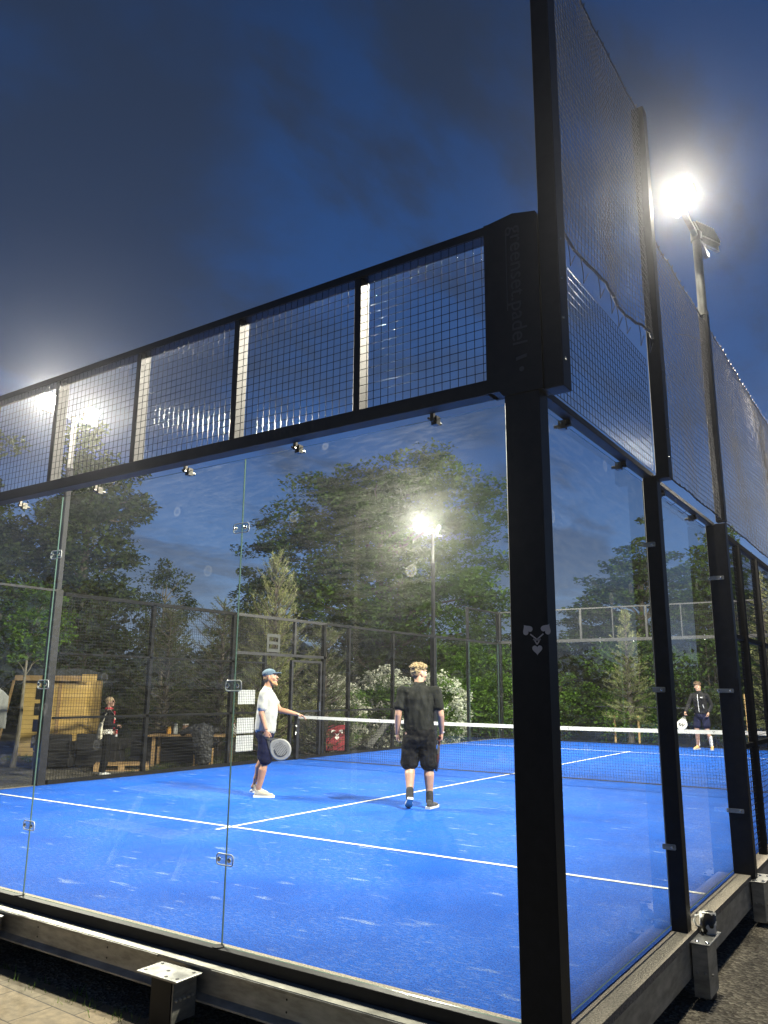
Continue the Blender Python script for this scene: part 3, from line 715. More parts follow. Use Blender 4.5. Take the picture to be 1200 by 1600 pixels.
# floodlight poles ---------------------------------------------------------------------
LENS = bpy.data.materials.new('lit_lamp_lens'); LENS.use_nodes = True
_t = LENS.node_tree; _t.nodes.clear(); _e = N(_t, 'ShaderNodeEmission', Strength=60.0); _e.inputs[0].default_value = (1, .95, .84, 1)
_o = N(_t, 'ShaderNodeOutputMaterial'); L(_t, _e.outputs[0], _o.inputs[0])
POLEG = nmat('dull_galvanised_pole', (.09, .09, .085), (.17, .17, .16), 9, .55, .5, stretch=(1, 1, .5))
HOUS = nmat('grey_lamp_housing', (.30, .30, .29), (.42, .42, .40), 20, .45, .6)
def floodlight(parent, p, aim, power):
    """aluminium floodlight head: finned housing, lens, yoke; its lamp is a real area light"""
    p = Vector(p); d = (Vector(aim)-p).normalized(); sx = d.cross(Vector((0, 0, 1))).normalized(); u = sx.cross(d)
    m = MB(); w, h, t = .30, .23, .05
    m.obox(p-sx*w/2-u*h/2-d*t, sx*w, u*h, d*t)
    for k in range(9): m.obox(p-sx*(w/2-.02-k*.0325)-u*h*.45-d*(t+.022), sx*.006, u*h*.9, d*.023)
    m.obox(p-sx*w/2-u*h/2, sx*w, u*.012, d*.012); m.obox(p-sx*w/2+u*(h/2-.012), sx*w, u*.012, d*.012)
    m.obox(p-sx*w/2-u*(h/2-.012), sx*.012, u*(h-.024), d*.012); m.obox(p+sx*(w/2-.012)-u*(h/2-.012), sx*.012, u*(h-.024), d*.012)
    hd = m.build('lamp_head', HOUS, parent)
    m = MB(); m.obox(p-sx*(w/2-.014)-u*(h/2-.014)+d*.002, sx*(w-.028), u*(h-.028), d*.004); m.build('lens', LENS, hd)
    m = MB()
    for s in (-1, 1): m.bar(p+sx*s*(w/2+.008)-d*.03, p+sx*s*(w/2+.008)-d*.05-Vector((0, 0, .17)), .008, .03)
    m.bar(p-sx*(w/2+.012)-d*.05-Vector((0, 0, .17)), p+sx*(w/2+.012)-d*.05-Vector((0, 0, .17)), .03, .008); m.build('yoke', GALV, hd)
    ld = bpy.data.lights.new('floodlight_lamp', 'AREA'); ld.shape = 'RECTANGLE'; ld.size = .27; ld.size_y = .20; ld.energy = power; ld.color = LAMP_COL; ld.spread = R(170)
    lo = bpy.data.objects.new('floodlight_lamp', ld); COL.objects.link(lo); lo.parent = hd
    mt = Matrix((sx, u, -d)).transposed().to_4x4(); mt.translation = p+d*.016-woff(hd); lo.matrix_local = mt
def light_pole(x, y, sg, aims, label):
    t = thing('floodlight_pole', label, 'floodlight', (x, y, -.05), 0, 'floodlight poles round the court')
    m = MB(); a, b = sorted((x-sg*.0, x+sg*.14))
    if not (x > -1 and y < 10): m.bbox(min(x-.07*1, x+.07), y-.07, -.05, max(x-.07, x+.07), y+.07, 3.02, .004); m.build('lower_post', BLACK, t)
    m = MB(); xc = x+(.05 if sg > 0 else 0)
    m.bbox(xc-.04, y-.04, 3.02, xc+.045, y+.045, 5.08, .004); m.build('pole_sleeve', BLACK, t)
    m = MB(); m.tube([(xc, y, 5.08), (xc, y, 5.95)], .042, 14); m.tube([(xc, y, 5.08), (xc, y, 5.12)], .052, 14); m.build('pole', POLEG, t, smooth=False)
    m = MB(); m.bar((xc, y-.62, 5.95), (xc, y+.45, 5.95), .05, .04); m.tube([(xc, y, 5.9), (xc, y, 5.99)], .055, 14); m.build('cross_arm', POLEG, t)
    for (dy, aim, pw) in aims: floodlight(t, (xc, y+dy, 6.14), aim, pw)
    return t
W = LAMP_W
light_pole(0.05, 4.0, 1, ((-.50, (-3.6, -.5, 2.2), W), (.36, (-12, 10, 1.2), W*2.2)), 'near right floodlight pole with one glaring lamp, rising behind the safety net')
light_pole(-10.08, 4.0, -1, ((-.46, (-3, .8, 0), W), (.34, (-3, 6.5, 1), W)), 'left floodlight pole whose two lamps glare through the mesh strip')
light_pole(-10.08, 16.0, -1, ((-.62, (-3, 10.5, 0), W), (.34, (-4, 20, 2.5), W)), 'far left floodlight pole with its lamp shining against the big tree')
light_pole(0.05, 16.0, 1, ((-.5, (-14, 11, 3), W*2.6), (.36, (-10, 23, 4), W*2.2)), 'far right floodlight pole outside the right edge of the view')

# padel net --------------------------------------------------------------------------------
nt = thing('padel_net', 'black court net with a white top band stretched across the blue court', 'net', (-5, 10, 0))
def nz_(x): return .88+.04*((x+5)/5)**2
m = MB()
n_ = 216
for i in range(n_+1):
    x = -9.9+9.8*i/n_; m.obox((x-.0016, 10-.0016, .02), (.0032, 0, 0), (0, .0032, 0), (0, 0, nz_(x)-.06))
for j in range(19):
    zc = .03+.0445*j
    for k in range(8):
        xa, xb = -9.9+9.8*k/8, -9.9+9.8*(k+1)/8; f = zc/.86
        m.bar((xa, 10.003, zc+(nz_(xa)-.88)*f), (xb, 10.003, zc+(nz_(xb)-.88)*f), .0032, .0032)
m.build('net_mesh', mat('black_net_cord', (.012, .012, .014), .7), nt)
m = MB()
for k in range(40):
    xa, xb = -9.93+9.86*k/40, -9.93+9.86*(k+1)/40
    o = .004*math.sin(k*2.3); o2 = .004*math.sin((k+1)*2.3)
    m.add([(xa, 9.99+o, nz_(xa)-.062), (xb, 9.99+o2, nz_(xb)-.062), (xb, 9.993, nz_(xb)), (xa, 9.993, nz_(xa)), (xa, 10.012, nz_(xa)-.062), (xb, 10.012, nz_(xb)-.062), (xb, 10.007, nz_(xb)), (xa, 10.007, nz_(xa))],
          [(0, 1, 2, 3), (5, 4, 7, 6), (3, 2, 6, 7), (1, 0, 4, 5)])
m.build('top_band', nmat('white_net_tape', (.50, .50, .485), (.60, .60, .58), 9, .7), nt)
DPR = mat('dark_print', (.03, .03, .035), .6)
for k in range(12):
    m = MB(); x = -9.4+.8*k; emblem(m, (x, 9.985, nz_(x)-.03), (1, 0, 0), (0, 0, 1), (0, -.001, 0), .02); m.build('band_emblem', DPR, nt)
m = MB(); m.tube([(-9.9, 10, .02), (-.1, 10, .02)], .008, 6); m.build('bottom_cord', mat('black_cord2', (.02, .02, .02), .6), nt)
for x in (-9.98, -.02):
    m = MB(); m.box(x-.035, 9.96, 0, x+.035, 10.05, .95); m.box(x-.05, 9.95, .50, x+.03, 10.06, .72); m.build('net_post', BLACK, nt)
m = MB()
for zc in (.52, .56, .70): bolt(m, (-9.96, 9.948, zc), (0, -1, 0), .014, .01)
m.build('post_bolt', BOLT, nt)

#PART2
# ---------------------------------------------------------------- vegetation
def leaf_quads(C, size, rng, flat=.5, aspect=.6, droop=0.0):
    """one folded leaf (quad) round each centre"""
    n = len(C)
    nrm = rng.normal(size=(n, 3)); nrm[:, 2] = np.abs(nrm[:, 2])+flat*2; nrm /= np.linalg.norm(nrm, axis=1, keepdims=True)
    a = np.cross(nrm, rng.normal(size=(n, 3))); a /= np.linalg.norm(a, axis=1, keepdims=True)+1e-9
    b = np.cross(nrm, a); s = size*rng.uniform(.6, 1.3, (n, 1))
    P0 = C-a*s*.5; P1 = C+b*s*aspect*.5-a*s*.05; P2 = C+a*s*.5-np.array([0, 0, 1])*s*droop; P3 = C-b*s*aspect*.5-a*s*.05
    V = np.stack([P0, P1, P2, P3], 1).reshape(-1, 3)
    return V, np.arange(4*n).reshape(n, 4)
def clump_points(cent, rad, per, rng, squash=.55):
    n = len(cent); d = rng.normal(size=(n, per, 3)); d /= np.linalg.norm(d, axis=2, keepdims=True)
    r = rng.uniform(.15, 1, (n, per, 1))**.55
    P = cent[:, None, :]+d*r*rad[:, None, None]*np.array([1, 1, squash])
    return P.reshape(-1, 3)
def limb(m, p, q, r0, r1, rng, n=5, wob=.08, seg=7):
    p, q = np.array(p, float), np.array(q, float); Ln = np.linalg.norm(q-p); pts = []
    for i in range(n+1):
        t = i/n; w = p+(q-p)*t; w = w+rng.normal(size=3)*wob*Ln*math.sin(math.pi*t)*.6; w[2] += Ln*.10*math.sin(math.pi*t); pts.append(w)
    m.tube(pts, [r0+(r1-r0)*(i/n)**.8 for i in range(n+1)], seg)
def broadleaf(name, label, cat, loc, h, crown, nclump, per, leaf, rng_seed, mleaf, bark=None, trunk_r=.18, base=.25, rad=(.5, .95), squash=.5, flat=.6, group=None, lean=(0, 0), top_bias=0, nlimb=26, multi=1):
    """crown: (rx, ry) half widths; foliage fills from base*h to h"""
    rng = np.random.RandomState(rng_seed); t = thing(name, label, cat, loc, 0, group)
    rx, ry = crown; z0, z1 = base*h, h; cz = (z0+z1)/2; rz_ = (z1-z0)/2
    d = rng.normal(size=(nclump, 3)); d /= np.linalg.norm(d, axis=1, keepdims=True)
    r = rng.uniform(.25, 1, (nclump, 1))**.45
    lob = 1+.22*np.sin(d[:, :1]*4+rng_seed)+.18*np.sin(d[:, 1:2]*5+d[:, 2:]*4+rng_seed*2)
    cent = d*r*lob*np.array([rx, ry, rz_])*.88; w = 1-top_bias*np.clip(cent[:, 2]/rz_, 0, 1); cent[:, 0] *= w; cent[:, 1] *= w; cent[:, 2] += cz
    cent[:, 2] = np.maximum(cent[:, 2], z0*.6+.1); cent[:, 0] += lean[0]*cent[:, 2]/h; cent[:, 1] += lean[1]*cent[:, 2]/h
    radc = rng.uniform(rad[0], rad[1], nclump)
    P = clump_points(cent, radc, per, rng, squash); ct = np.repeat(rng.uniform(0, 1, nclump), per)
    tint = np.clip(.55*ct+.45*rng.uniform(0, 1, len(P)), 0, 1)
    V, Fq = leaf_quads(P, leaf, rng, flat, .62, .25)
    np_mesh('crown', V, Fq, mleaf, t, tint)
    m = MB(); tops = []
    for k in range(multi):
        bx = (0, 0, -.05) if multi == 1 else (rng.uniform(-.3, .3)*rx*.4, rng.uniform(-.3, .3)*ry*.4, -.05)
        tp = (lean[0]*.8+bx[0]*2, lean[1]*.8+bx[1]*2, h*.82); n = 9; pts = []; rr = []
        for i in range(n+1):
            u = i/n; pts.append((bx[0]+(tp[0]-bx[0])*u+.03*h*.2*math.sin(u*7+k), bx[1]+(tp[1]-bx[1])*u+.03*h*.2*math.sin(u*5+1+k), bx[2]+(tp[2]-bx[2])*u)); rr.append(trunk_r*(1-.85*u)*(1.25 if i == 0 else 1))
        m.tube(pts, rr, 9); tops.append(pts)
    sel = rng.choice(nclump, min(nlimb, nclump), replace=False)
    for s in sel:
        pts = tops[s % multi]; c = cent[s]; zt = max(base*h*.55, min(h*.78, c[2]-.35*math.hypot(c[0], c[1]))); u = min(1, max(0, zt/(h*.82))); i = min(8, int(u*9))
        limb(m, pts[i+0], c, trunk_r*.34*(1-.5*u), trunk_r*.05, rng)
    m.build('trunk', bark or BARK, t, world=False)
    return t
def conifer(name, label, cat, loc, h, halfw, seed, mneedle, base=.12, whorls=16, perw=9, tufts=9, needle=.10, nn=14, wid=.012, updroop=.15, group=None, bark=None, trunk_r=.10, candle=.0, power=.8, thick=0.2, tuft_r=.06):
    rng = np.random.RandomState(seed); t = thing(name, label, cat, loc, 0, group); m = MB()
    m.tube([(0, 0, -.05), (.02, 0, h*.3), (-.02, .02, h*.65), (0, 0, h*.99)], [trunk_r*1.2, trunk_r, trunk_r*.55, trunk_r*.08], 8)
    T = []; D = []
    for i in range(whorls):
        u = (i+.5)/whorls; zc = h*(base+(1-base)*u); Lb = halfw*(1-u)**power*(.85+.3*rng.rand())+.08
        k = max(4, int(perw*(1-u*.4)))
        for j in range(k):
            a = 2*math.pi*(j+rng.rand()*.7)/k; l = Lb*rng.uniform(.65, 1.12); el = updroop+.5*u+rng.uniform(-.12, .12); zz0 = zc+rng.uniform(-.5, .5)*h*(1-base)/whorls
            d = np.array([math.cos(a)*math.cos(el), math.sin(a)*math.cos(el), math.sin(el)])
            p0 = np.array([0, 0, zz0]); p1 = p0+d*l*.55; p2 = p0+d*l+np.array([0, 0, .10*l+candle])
            m.tube([p0, p1, p2], [.016+.01*(1-u), .010, .004], 4)
            nt_ = max(3, int(tufts*l/halfw)+1)
            for q in range(nt_):
                f = .25+.75*(q+rng.rand()*.6)/nt_; f = min(f, 1); c = p0+(p2-p0)*f; c[2] += .02*math.sin(f*3)
                sidev = np.cross(d, [0, 0, 1]); off = sidev*rng.uniform(-1, 1)*l*.26*(1.15-f*.6)+np.array([0, 0, rng.uniform(-.3, 1)*thick*.35])
                T.append(c+off); dd = d+sidev*rng.uniform(-.8, .8)+np.array([0, 0, .3+candle*2]); D.append(dd/np.linalg.norm(dd))
    for q in range(6): T.append(np.array([0, 0, h*(1-.02*q)])); D.append(np.array([0, 0, 1.]))
    T = np.array(T); D = np.array(D); n = len(T)
    T = np.repeat(T, nn, 0); Dn = np.repeat(D, nn, 0); ct = np.repeat(rng.uniform(0, 1, n), nn)
    dirs = Dn*1.0+rng.normal(size=T.shape)*.75; dirs /= np.linalg.norm(dirs, axis=1, keepdims=True)
    st = T+Dn*rng.uniform(-tuft_r, tuft_r*1.5, (len(T), 1)); sd = np.cross(dirs, rng.normal(size=T.shape)); sd /= np.linalg.norm(sd, axis=1, keepdims=True)
    ln_ = needle*rng.uniform(.7, 1.25, (len(T), 1))
    V = np.stack([st-sd*wid*.5, st+sd*wid*.5, st+dirs*ln_], 1).reshape(-1, 3); Fq = np.arange(len(V)).reshape(-1, 3)
    np_mesh('crown', V, Fq, mneedle, t, np.clip(.6*ct+.4*rng.rand(len(T)), 0, 1))
    m.build('trunk', bark or BARK, t, world=False)
    return t
ML_MAPLE = leafmat('maple_leaves', (.045, .085, .014), (.11, .19, .035), .22)
ML_DARK = leafmat('dark_leaves', (.038, .062, .018), (.10, .14, .04))
ML_BRIGHT = leafmat('bright_young_leaves', (.07, .15, .015), (.17, .31, .035))
ML_BUSH = leafmat('green_bush_leaves', (.06, .12, .015), (.14, .25, .035))
ML_BIRCH = leafmat('birch_leaves', (.05, .08, .02), (.11, .15, .045))
ML_PINE = leafmat('pale_pine_needles', (.10, .115, .04), (.27, .28, .12), .15)
ML_PINED = leafmat('dark_pine_needles', (.05, .062, .022), (.12, .135, .05), .15)
ML_BLOSSOM = leafmat('white_blossom', (.42, .42, .33), (.72, .72, .60), .3)
gt = 'trees beyond the left fence'
# big maple, centre
broadleaf('broadleaf_tree', 'huge broad maple filling the middle of the sky above the left fence', 'tree', (-17.4, 24.1, G0), 12.7, (5.6, 5.0), 520, 170, .185, 11, ML_MAPLE, trunk_r=.36, base=.10, rad=(.6, 1.25), squash=.42, flat=.9, group=gt, nlimb=48, top_bias=.10)
# dark trees at the left
broadleaf('broadleaf_tree', 'dark tall tree at the far left edge behind the shed', 'tree', (-23.2, 9.2, G0), 9.6, (3.0, 3.2), 150, 170, .19, 12, ML_DARK, trunk_r=.3, base=.12, rad=(.5, 1.0), group=gt, nlimb=30)
broadleaf('broadleaf_tree', 'dark tall tree with ragged top behind the first clamped glass joint', 'tree', (-20.9, 12.1, G0), 10.9, (1.5, 2.0), 150, 170, .17, 13, ML_DARK, trunk_r=.28, base=.12, rad=(.45, .9), group=gt, nlimb=30, top_bias=.35)
broadleaf('broadleaf_tree', 'small dark tree low behind the wooden shed roof', 'tree', (-25.5, 13.5, G0), 7.2, (3.2, 3.0), 110, 150, .19, 21, ML_DARK, trunk_r=.22, base=.08, rad=(.5, 1.0), group=gt, nlimb=20)
broadleaf('broadleaf_tree', 'airy birch with thin twiggy top between the dark trees and the pale pine', 'tree', (-22.6, 16.9, G0), 6.9, (1.15, 1.3), 70, 110, .13, 14, ML_BIRCH, trunk_r=.13, base=.2, rad=(.3, .6), squash=.7, group=gt, nlimb=40, top_bias=.45, bark=BARKL)
broadleaf('broadleaf_tree', 'pointed dark tree peeking out between the pale pine and the maple', 'tree', (-20.8, 20.0, G0), 6.7, (1.7, 1.7), 90, 130, .17, 15, ML_DARK, trunk_r=.16, base=.1, rad=(.4, .75), group=gt, nlimb=20, top_bias=.5)
# row of rough shrubs closing the gap behind the left side
for i, (x, y, hh, w_, lb) in enumerate(((-22.5, 21, 4.0, 2.4, 'dense low dark shrub under the pointed dark tree'), (-18.3, 24.5, 4.4, 2.6, 'dense dark shrub behind the maple trunk'), (-26, 17, 3.2, 2.4, 'dense dark shrub beneath the airy birch'), (-16, 29, 4.5, 3.2, 'dark shrub mass right behind the white blossoms'), (-28, 8, 5.0, 3.4, 'dark shrub mass at the left picture edge behind the grey cloth'))):
    broadleaf('shrub', lb, 'shrub', (x, y, G0), hh, (w_, w_), 80, 120, .18, 40+i, ML_DARK, trunk_r=.06, base=.02, rad=(.5, .9), group='dark shrubs beyond the left fence', nlimb=10, multi=3)
# pale pine and darker pines
conifer('pine_tree', 'pale yellowish pine with upright candle shoots left of the maple', 'tree', (-11.9, 11.3, G0), 4.95, 1.35, 5, ML_PINE, base=.05, whorls=20, perw=11, tufts=8, needle=.11, nn=18, wid=.014, updroop=.35, candle=.10, power=.55, group='pine trees beyond the left fence', thick=.3)
conifer('pine_tree', 'dark loose pine behind the mesh to the right of the spectator', 'tree', (-15.0, 12.6, G0), 4.1, 1.6, 6, ML_PINED, base=.04, whorls=16, perw=11, tufts=8, needle=.11, nn=16, wid=.014, updroop=.2, power=.5, group='pine trees beyond the left fence', thick=.3)
conifer('pine_tree', 'dark pine behind the mesh directly above the spectator', 'tree', (-17.6, 12.9, G0), 4.2, 1.5, 7, ML_PINED, base=.04, whorls=16, perw=11, tufts=8, needle=.12, nn=16, wid=.015, updroop=.2, power=.5, group='pine trees beyond the left fence', thick=.3)
conifer('pine_tree', 'mid green pine between the gate and the capped player', 'tree', (-11.6, 13.0, G0), 3.4, 1.2, 8, ML_PINED, base=.04, whorls=14, perw=11, tufts=8, needle=.10, nn=16, wid=.014, updroop=.25, power=.5, group='pine trees beyond the left fence', thick=.3)
# young staked tree
yt = broadleaf('young_tree', 'slender young tree with bright green leaves in front of the wooden shed', 'tree', (-16.6, 7.55, G0), 4.65, (.95, .95), 75, 85, .105, 16, ML_BRIGHT, trunk_r=.06, base=.46, rad=(.18, .40), squash=.6, flat=.8, nlimb=26, bark=BARKL, lean=(.05, .25))
# blossoming shrubs
def blossom(label, loc, h, rr, seed, n1=70):
    t = broadleaf('blossom_shrub', label, 'shrub', loc, h, rr, n1, 120, .10, seed, ML_BUSH, trunk_r=.03, base=.05, rad=(.25, .5), group='white blossoming shrubs', nlimb=12, multi=3)
    rng = np.random.RandomState(seed+100); d = rng.normal(size=(240, 3)); d /= np.linalg.norm(d, axis=1, keepdims=True)
    c = d*np.array([rr[0], rr[1], h*.5])*rng.uniform(.8, 1.12, (240, 1)); c[:, 2] += h*.52; c = c[c[:, 2] > .15]
    P = clump_points(c, rng.uniform(.10, .22, len(c)), 34, rng, .8); V, Fq = leaf_quads(P, .068, rng, .2, .9)
    np_mesh('blossom', V, Fq, ML_BLOSSOM, t, rng.rand(len(P)))
    return t
blossom('white blossoming shrub behind the red folding chair', (-13.0, 14.9, G0), 2.1, (1.15, .9), 61)
blossom('white blossoming shrub behind the grey chair, left of the black shirted player', (-12.2, 16.7, G0), 2.35, (1.1, .9), 62)
blossom('white blossoming shrub right of the black shirted player', (-11.5, 18.6, G0), 2.25, (1.0, .9), 63)
# bright bushes by the far left corner and behind the far glass
gb = 'green bushes around the far end of the court'
for i, (x, y, hh, w_, lb, ml) in enumerate((
        (-12.3, 21.3, 3.6, 1.3, 'bright green bush left of the far court corner post', ML_BUSH), (-12.6, 24.2, 4.2, 1.7, 'tall green bush behind the far court corner', ML_BUSH),
        (-9.6, 24.0, 2.9, 1.5, 'bright green bush just right of the corner post, low behind the far glass', ML_BUSH), (-10.9, 22.4, 2.5, 1.2, 'low green bush at the foot of the far corner', ML_BUSH),
        (-7.6, 26.0, 3.9, 1.9, 'darker green bush left of the small pale pine', ML_MAPLE), (-4.6, 26.0, 4.4, 2.2, 'dark green bush behind the jacketed player', ML_MAPLE),
        (-1.9, 25.2, 4.4, 2.0, 'dark green bush at the right edge behind the far glass', ML_DARK), (-3.6, 23.4, 2.0, 1.5, 'low dark bush behind the jacketed player', ML_DARK), (-6.6, 23.2, 1.7, 1.1, 'low leafy bush beneath the small pale pine', ML_BUSH),
        (-15.2, 24.4, 3.6, 1.7, 'dark green bush far behind the white blossoms', ML_DARK))):
    broadleaf('bush', lb, 'bush', (x, y, G0), hh, (w_, w_), 75, 120, .125, 70+i, ml, trunk_r=.05, base=.02, rad=(.35, .65), group=gb, nlimb=10, multi=3)
# tall layered trees behind the far end
gr_ = 'tall trees beyond the far end'
broadleaf('broadleaf_tree', 'tall layered tree with level boughs rising above the far mesh strip', 'tree', (-8.2, 30.2, G0), 8.7, (3.4, 2.6), 150, 150, .20, 31, ML_MAPLE, trunk_r=.24, base=.12, rad=(.45, .95), squash=.30, flat=1.4, group=gr_, nlimb=40, top_bias=.55)
broadleaf('broadleaf_tree', 'dark tree left of the layered tree, above the emblem post', 'tree', (-10.9, 33, G0), 6.0, (2.2, 2.0), 85, 130, .20, 32, ML_DARK, trunk_r=.2, base=.1, rad=(.5, .9), squash=.45, group=gr_, nlimb=20, top_bias=.4)
broadleaf('broadleaf_tree', 'dark crowned tree above the jacketed player', 'tree', (-5.2, 30.5, G0), 8.3, (2.2, 2.2), 110, 150, .2, 33, ML_MAPLE, trunk_r=.22, base=.1, rad=(.45, .9), squash=.4, group=gr_, nlimb=30, top_bias=.4)
broadleaf('broadleaf_tree', 'rounded dark tree at the right edge beyond the mesh fence', 'tree', (-1.6, 29, G0), 7.4, (2.4, 2.2), 110, 150, .2, 34, ML_DARK, trunk_r=.22, base=.1, rad=(.5, .95), squash=.45, group=gr_, nlimb=30, top_bias=.3)
broadleaf('broadleaf_tree', 'far low tree touching the distant hill', 'tree', (-15.5, 37, G0), 5.2, (3.0, 2.4), 85, 130, .22, 35, ML_DARK, trunk_r=.2, base=.05, rad=(.6, 1.0), squash=.5, group=gr_, nlimb=12)
conifer('pine_tree', 'small slim pale pine standing right behind the far glass', 'tree', (-6.5, 22.2, G0), 4.35, .95, 9, ML_PINE, base=.16, whorls=18, perw=9, tufts=7, needle=.10, nn=14, wid=.016, updroop=.15, power=.75, group='pale pines at the far end')
conifer('pine_tree', 'slim pale pine at the right picture edge beyond the mesh', 'tree', (-2.3, 21.6, G0), 5.1, .8, 10, ML_PINE, base=.1, whorls=18, perw=8, tufts=7, needle=.12, nn=14, wid=.016, updroop=.25, candle=.06, power=.7, group='pale pines at the far end')
st = MB(); st.tube([(-2.85, 21.3, G0), (-2.9, 21.3, 1.45)], .06, 8)
tag(st.build('tree_stake', ROUGHWOOD), 'yellow wooden stake beside the slim pine at the right edge', 'stake')
for x, lb in ((-6.95, 'left wooden stake of the small slim pine'), (-6.2, 'right wooden stake of the small slim pine')):
    st = MB(); st.tube([(x, 22.0, G0), (x, 22.0, .75)], .035, 8); tag(st.build('tree_stake', ROUGHWOOD), lb, 'stake', 'stakes of the small pine')
# low rail behind the far glass
t = thing('low_rail', 'low pale horizontal rail running behind the far glass wall', 'rail', (-4, 22.6, G0))
m = MB(); m.box(-7.8, 22.58, .98, -.5, 22.62, 1.02); m.build('rail_bar', FARMET, t)
for x in (-7.4, -4.2, -1.0):
    m = MB(); m.tube([(x, 22.6, G0), (x, 22.6, .98)], .025, 8); m.build('rail_post', FARMET, t)
# distant hill and wood
m = MB(); hx = np.linspace(-400, 200, 61); hz = [18+16*math.sin(i*.21+.6)+6*math.sin(i*.53)+2.5*math.sin(i*1.7) for i in range(61)]
vs = []
for x, h_ in zip(hx, hz): vs += [(x, 330, G0-1), (x, 400, max(4, h_)), (x, 500, G0-1)]
m.add(vs, [(i*3+k, i*3+3+k, i*3+4+k, i*3+1+k) for i in range(60) for k in (0, 1)]); tag(m.build('hill', nmat('wooded_hill', (.025, .04, .03), (.05, .065, .045), .06, .95, detail=9), smooth=True), kind='structure')
rng = np.random.RandomState(5)
cs = []
for i in range(420):
    u = rng.rand(); x = -48+70*u; y = 44-.35*abs(x+12)+rng.uniform(-3, 3); cs.append((x, y, rng.uniform(.3, 3.2)+G0))
for i in range(300):
    cs.append((-36+rng.uniform(-3, 3), -2+46*rng.rand(), rng.uniform(.3, 3.6)+G0))
for i in range(900):  # mostly unseen ring, added to quieten the horizon reflected in the glass
    a = R(150+230*rng.rand()); cs.append((38*math.cos(a), 4+38*math.sin(a), rng.uniform(.3, 6.5)+G0))
cs = np.array(cs); P = clump_points(cs, rng.uniform(1.0, 1.8, len(cs)), 60, rng, .7); V, Fq = leaf_quads(P, .42, rng, .4)
wd = np_mesh('far_and_added_woodland', V, Fq, ML_DARK, None, rng.rand(len(P))); tag(wd, 'dark band of woodland behind all the nearer trees, with an added unseen ring for the glass reflections', 'woodland', kind='stuff')
# tufts of grass at the foot of the beam and under the trees
def grass_tufts(name, label, pts, seed, hgt, mtl):
    rng = np.random.RandomState(seed); P = np.repeat(np.array(pts, float), 9, 0); P[:, :2] += rng.normal(size=(len(P), 2))*.03
    a = rng.uniform(0, 2*np.pi, len(P)); sd = np.stack([np.cos(a), np.sin(a), 0*a], 1)*.005; up = np.stack([rng.normal(size=len(P))*.35, rng.normal(size=len(P))*.35, np.ones(len(P))], 1)*hgt*rng.uniform(.5, 1.3, (len(P), 1))
    V = np.stack([P-sd, P+sd, P+up], 1).reshape(-1, 3); o = np_mesh(name, V, np.arange(len(V)).reshape(-1, 3), mtl, None, rng.rand(len(P))); return tag(o, label, 'grass', kind='stuff')
rng = np.random.RandomState(3)
grass_tufts('weeds', 'sparse weeds in the dark gap between pavers and steel beam', [(-rng.uniform(1.2, 6), rng.uniform(-.42, -.2), G0) for _ in range(46)], 4, .06, ML_BUSH)
grass_tufts('grass', 'rough grass on the lawn beyond the left fence and gate', [(-10.4-rng.rand()*9, 8.5+rng.rand()*14, G0) for _ in range(5200)], 6, .09, ML_BIRCH)

# ---------------------------------------------------------------- things beyond the left fence
def orient(t, rz): t.rotation_euler = (0, 0, rz); return t
# wooden shed, local frame: x along the front, y back, front faces -y
sh = thing('wooden_shed', 'yellow pine board shed with flat dark roof behind the left fence', 'shed', (-18.15, 10.35, G0), R(40))
m = MB(); m.box(-1.55, 0, 0, .12, 1.9, 2.05); m.build('wall', PINEWOOD, sh, world=False)
m = MB(); m.prism([(-.25, 2.16), (2.1, 2.10), (2.1, 2.22), (-.25, 2.34)], (-1.72, 0, 0), (0, 1, 0), (0, 0, 1), (1.95, 0, 0)); m.build('roof', ROOF, sh, world=False)
m = MB(); m.box(-1.72, -.27, 2.02, .45, -.22, 2.16); m.build('fascia_board', ROUGHWOOD, sh, world=False)
m = MB(); m.box(.08, -.30, 2.00, .48, -.275, 2.20); m.build('fascia_end', PINEWOOD, sh, world=False)
for k in range(4):
    z0_ = .22+k*.43; m = MB(); m.box(-1.20, -.012, z0_, -.95, .0-.002, z0_+.33)
    m.build('window_slot', mat('dark_slot_%d' % k, (.012, .018, .05) if k < 2 else (.02, .02, .02), .3), sh, world=False)
m = MB(); m.box(-.60, -.03, 0, -.52, -.002, 2.02); m.build('corner_board', ROUGHWOOD, sh, world=False)
m = MB(); m.bar((-2.0, -.35, 0), (-1.74, -.24, 2.02), .06, .05, up=(0, 1, 0)); m.build('slanted_prop', ROUGHWOOD, sh, world=False)
# grey cloth hanging from a wooden frame, at the left picture edge
gc = thing('covered_frame', 'grey cloth cover over a brown wooden frame at the left picture edge', 'covered frame', (-17.0, 6.85, G0), R(48))
m = MB()
for x in (-.5, .42): m.box(x, -.03, 0, x+.07, .04, 1.5)
m.box(-.5, -.03, .85, .49, .04, .93); m.build('frame', nmat('brown_frame_wood', (.08, .045, .025), (.14, .08, .045), 8, .7), gc, world=False)
m = MB(); n1_, n2_ = 26, 16; vs = []
for j in range(n2_+1):
    for i in range(n1_+1):
        u = i/n1_; v = j/n2_; a = math.pi*u; top = 1.9-.28*abs(2*u-1)**3
        vs.append((-.62+1.24*u, -.10-.18*math.sin(a)*(1-v*.2)-.03*math.sin(u*34)*(v), top-v*(top-.9)))
m.add(vs, [(j*(n1_+1)+i, j*(n1_+1)+i+1, (j+1)*(n1_+1)+i+1, (j+1)*(n1_+1)+i) for j in range(n2_) for i in range(n1_)])
o = m.build('cloth', nmat('grey_canvas', (.20, .20, .20), (.33, .33, .32), 4, .85, stretch=(3, 3, .6)), gc, world=False, smooth=True)
sm = o.modifiers.new('thickness', 'SOLIDIFY'); sm.thickness = .01
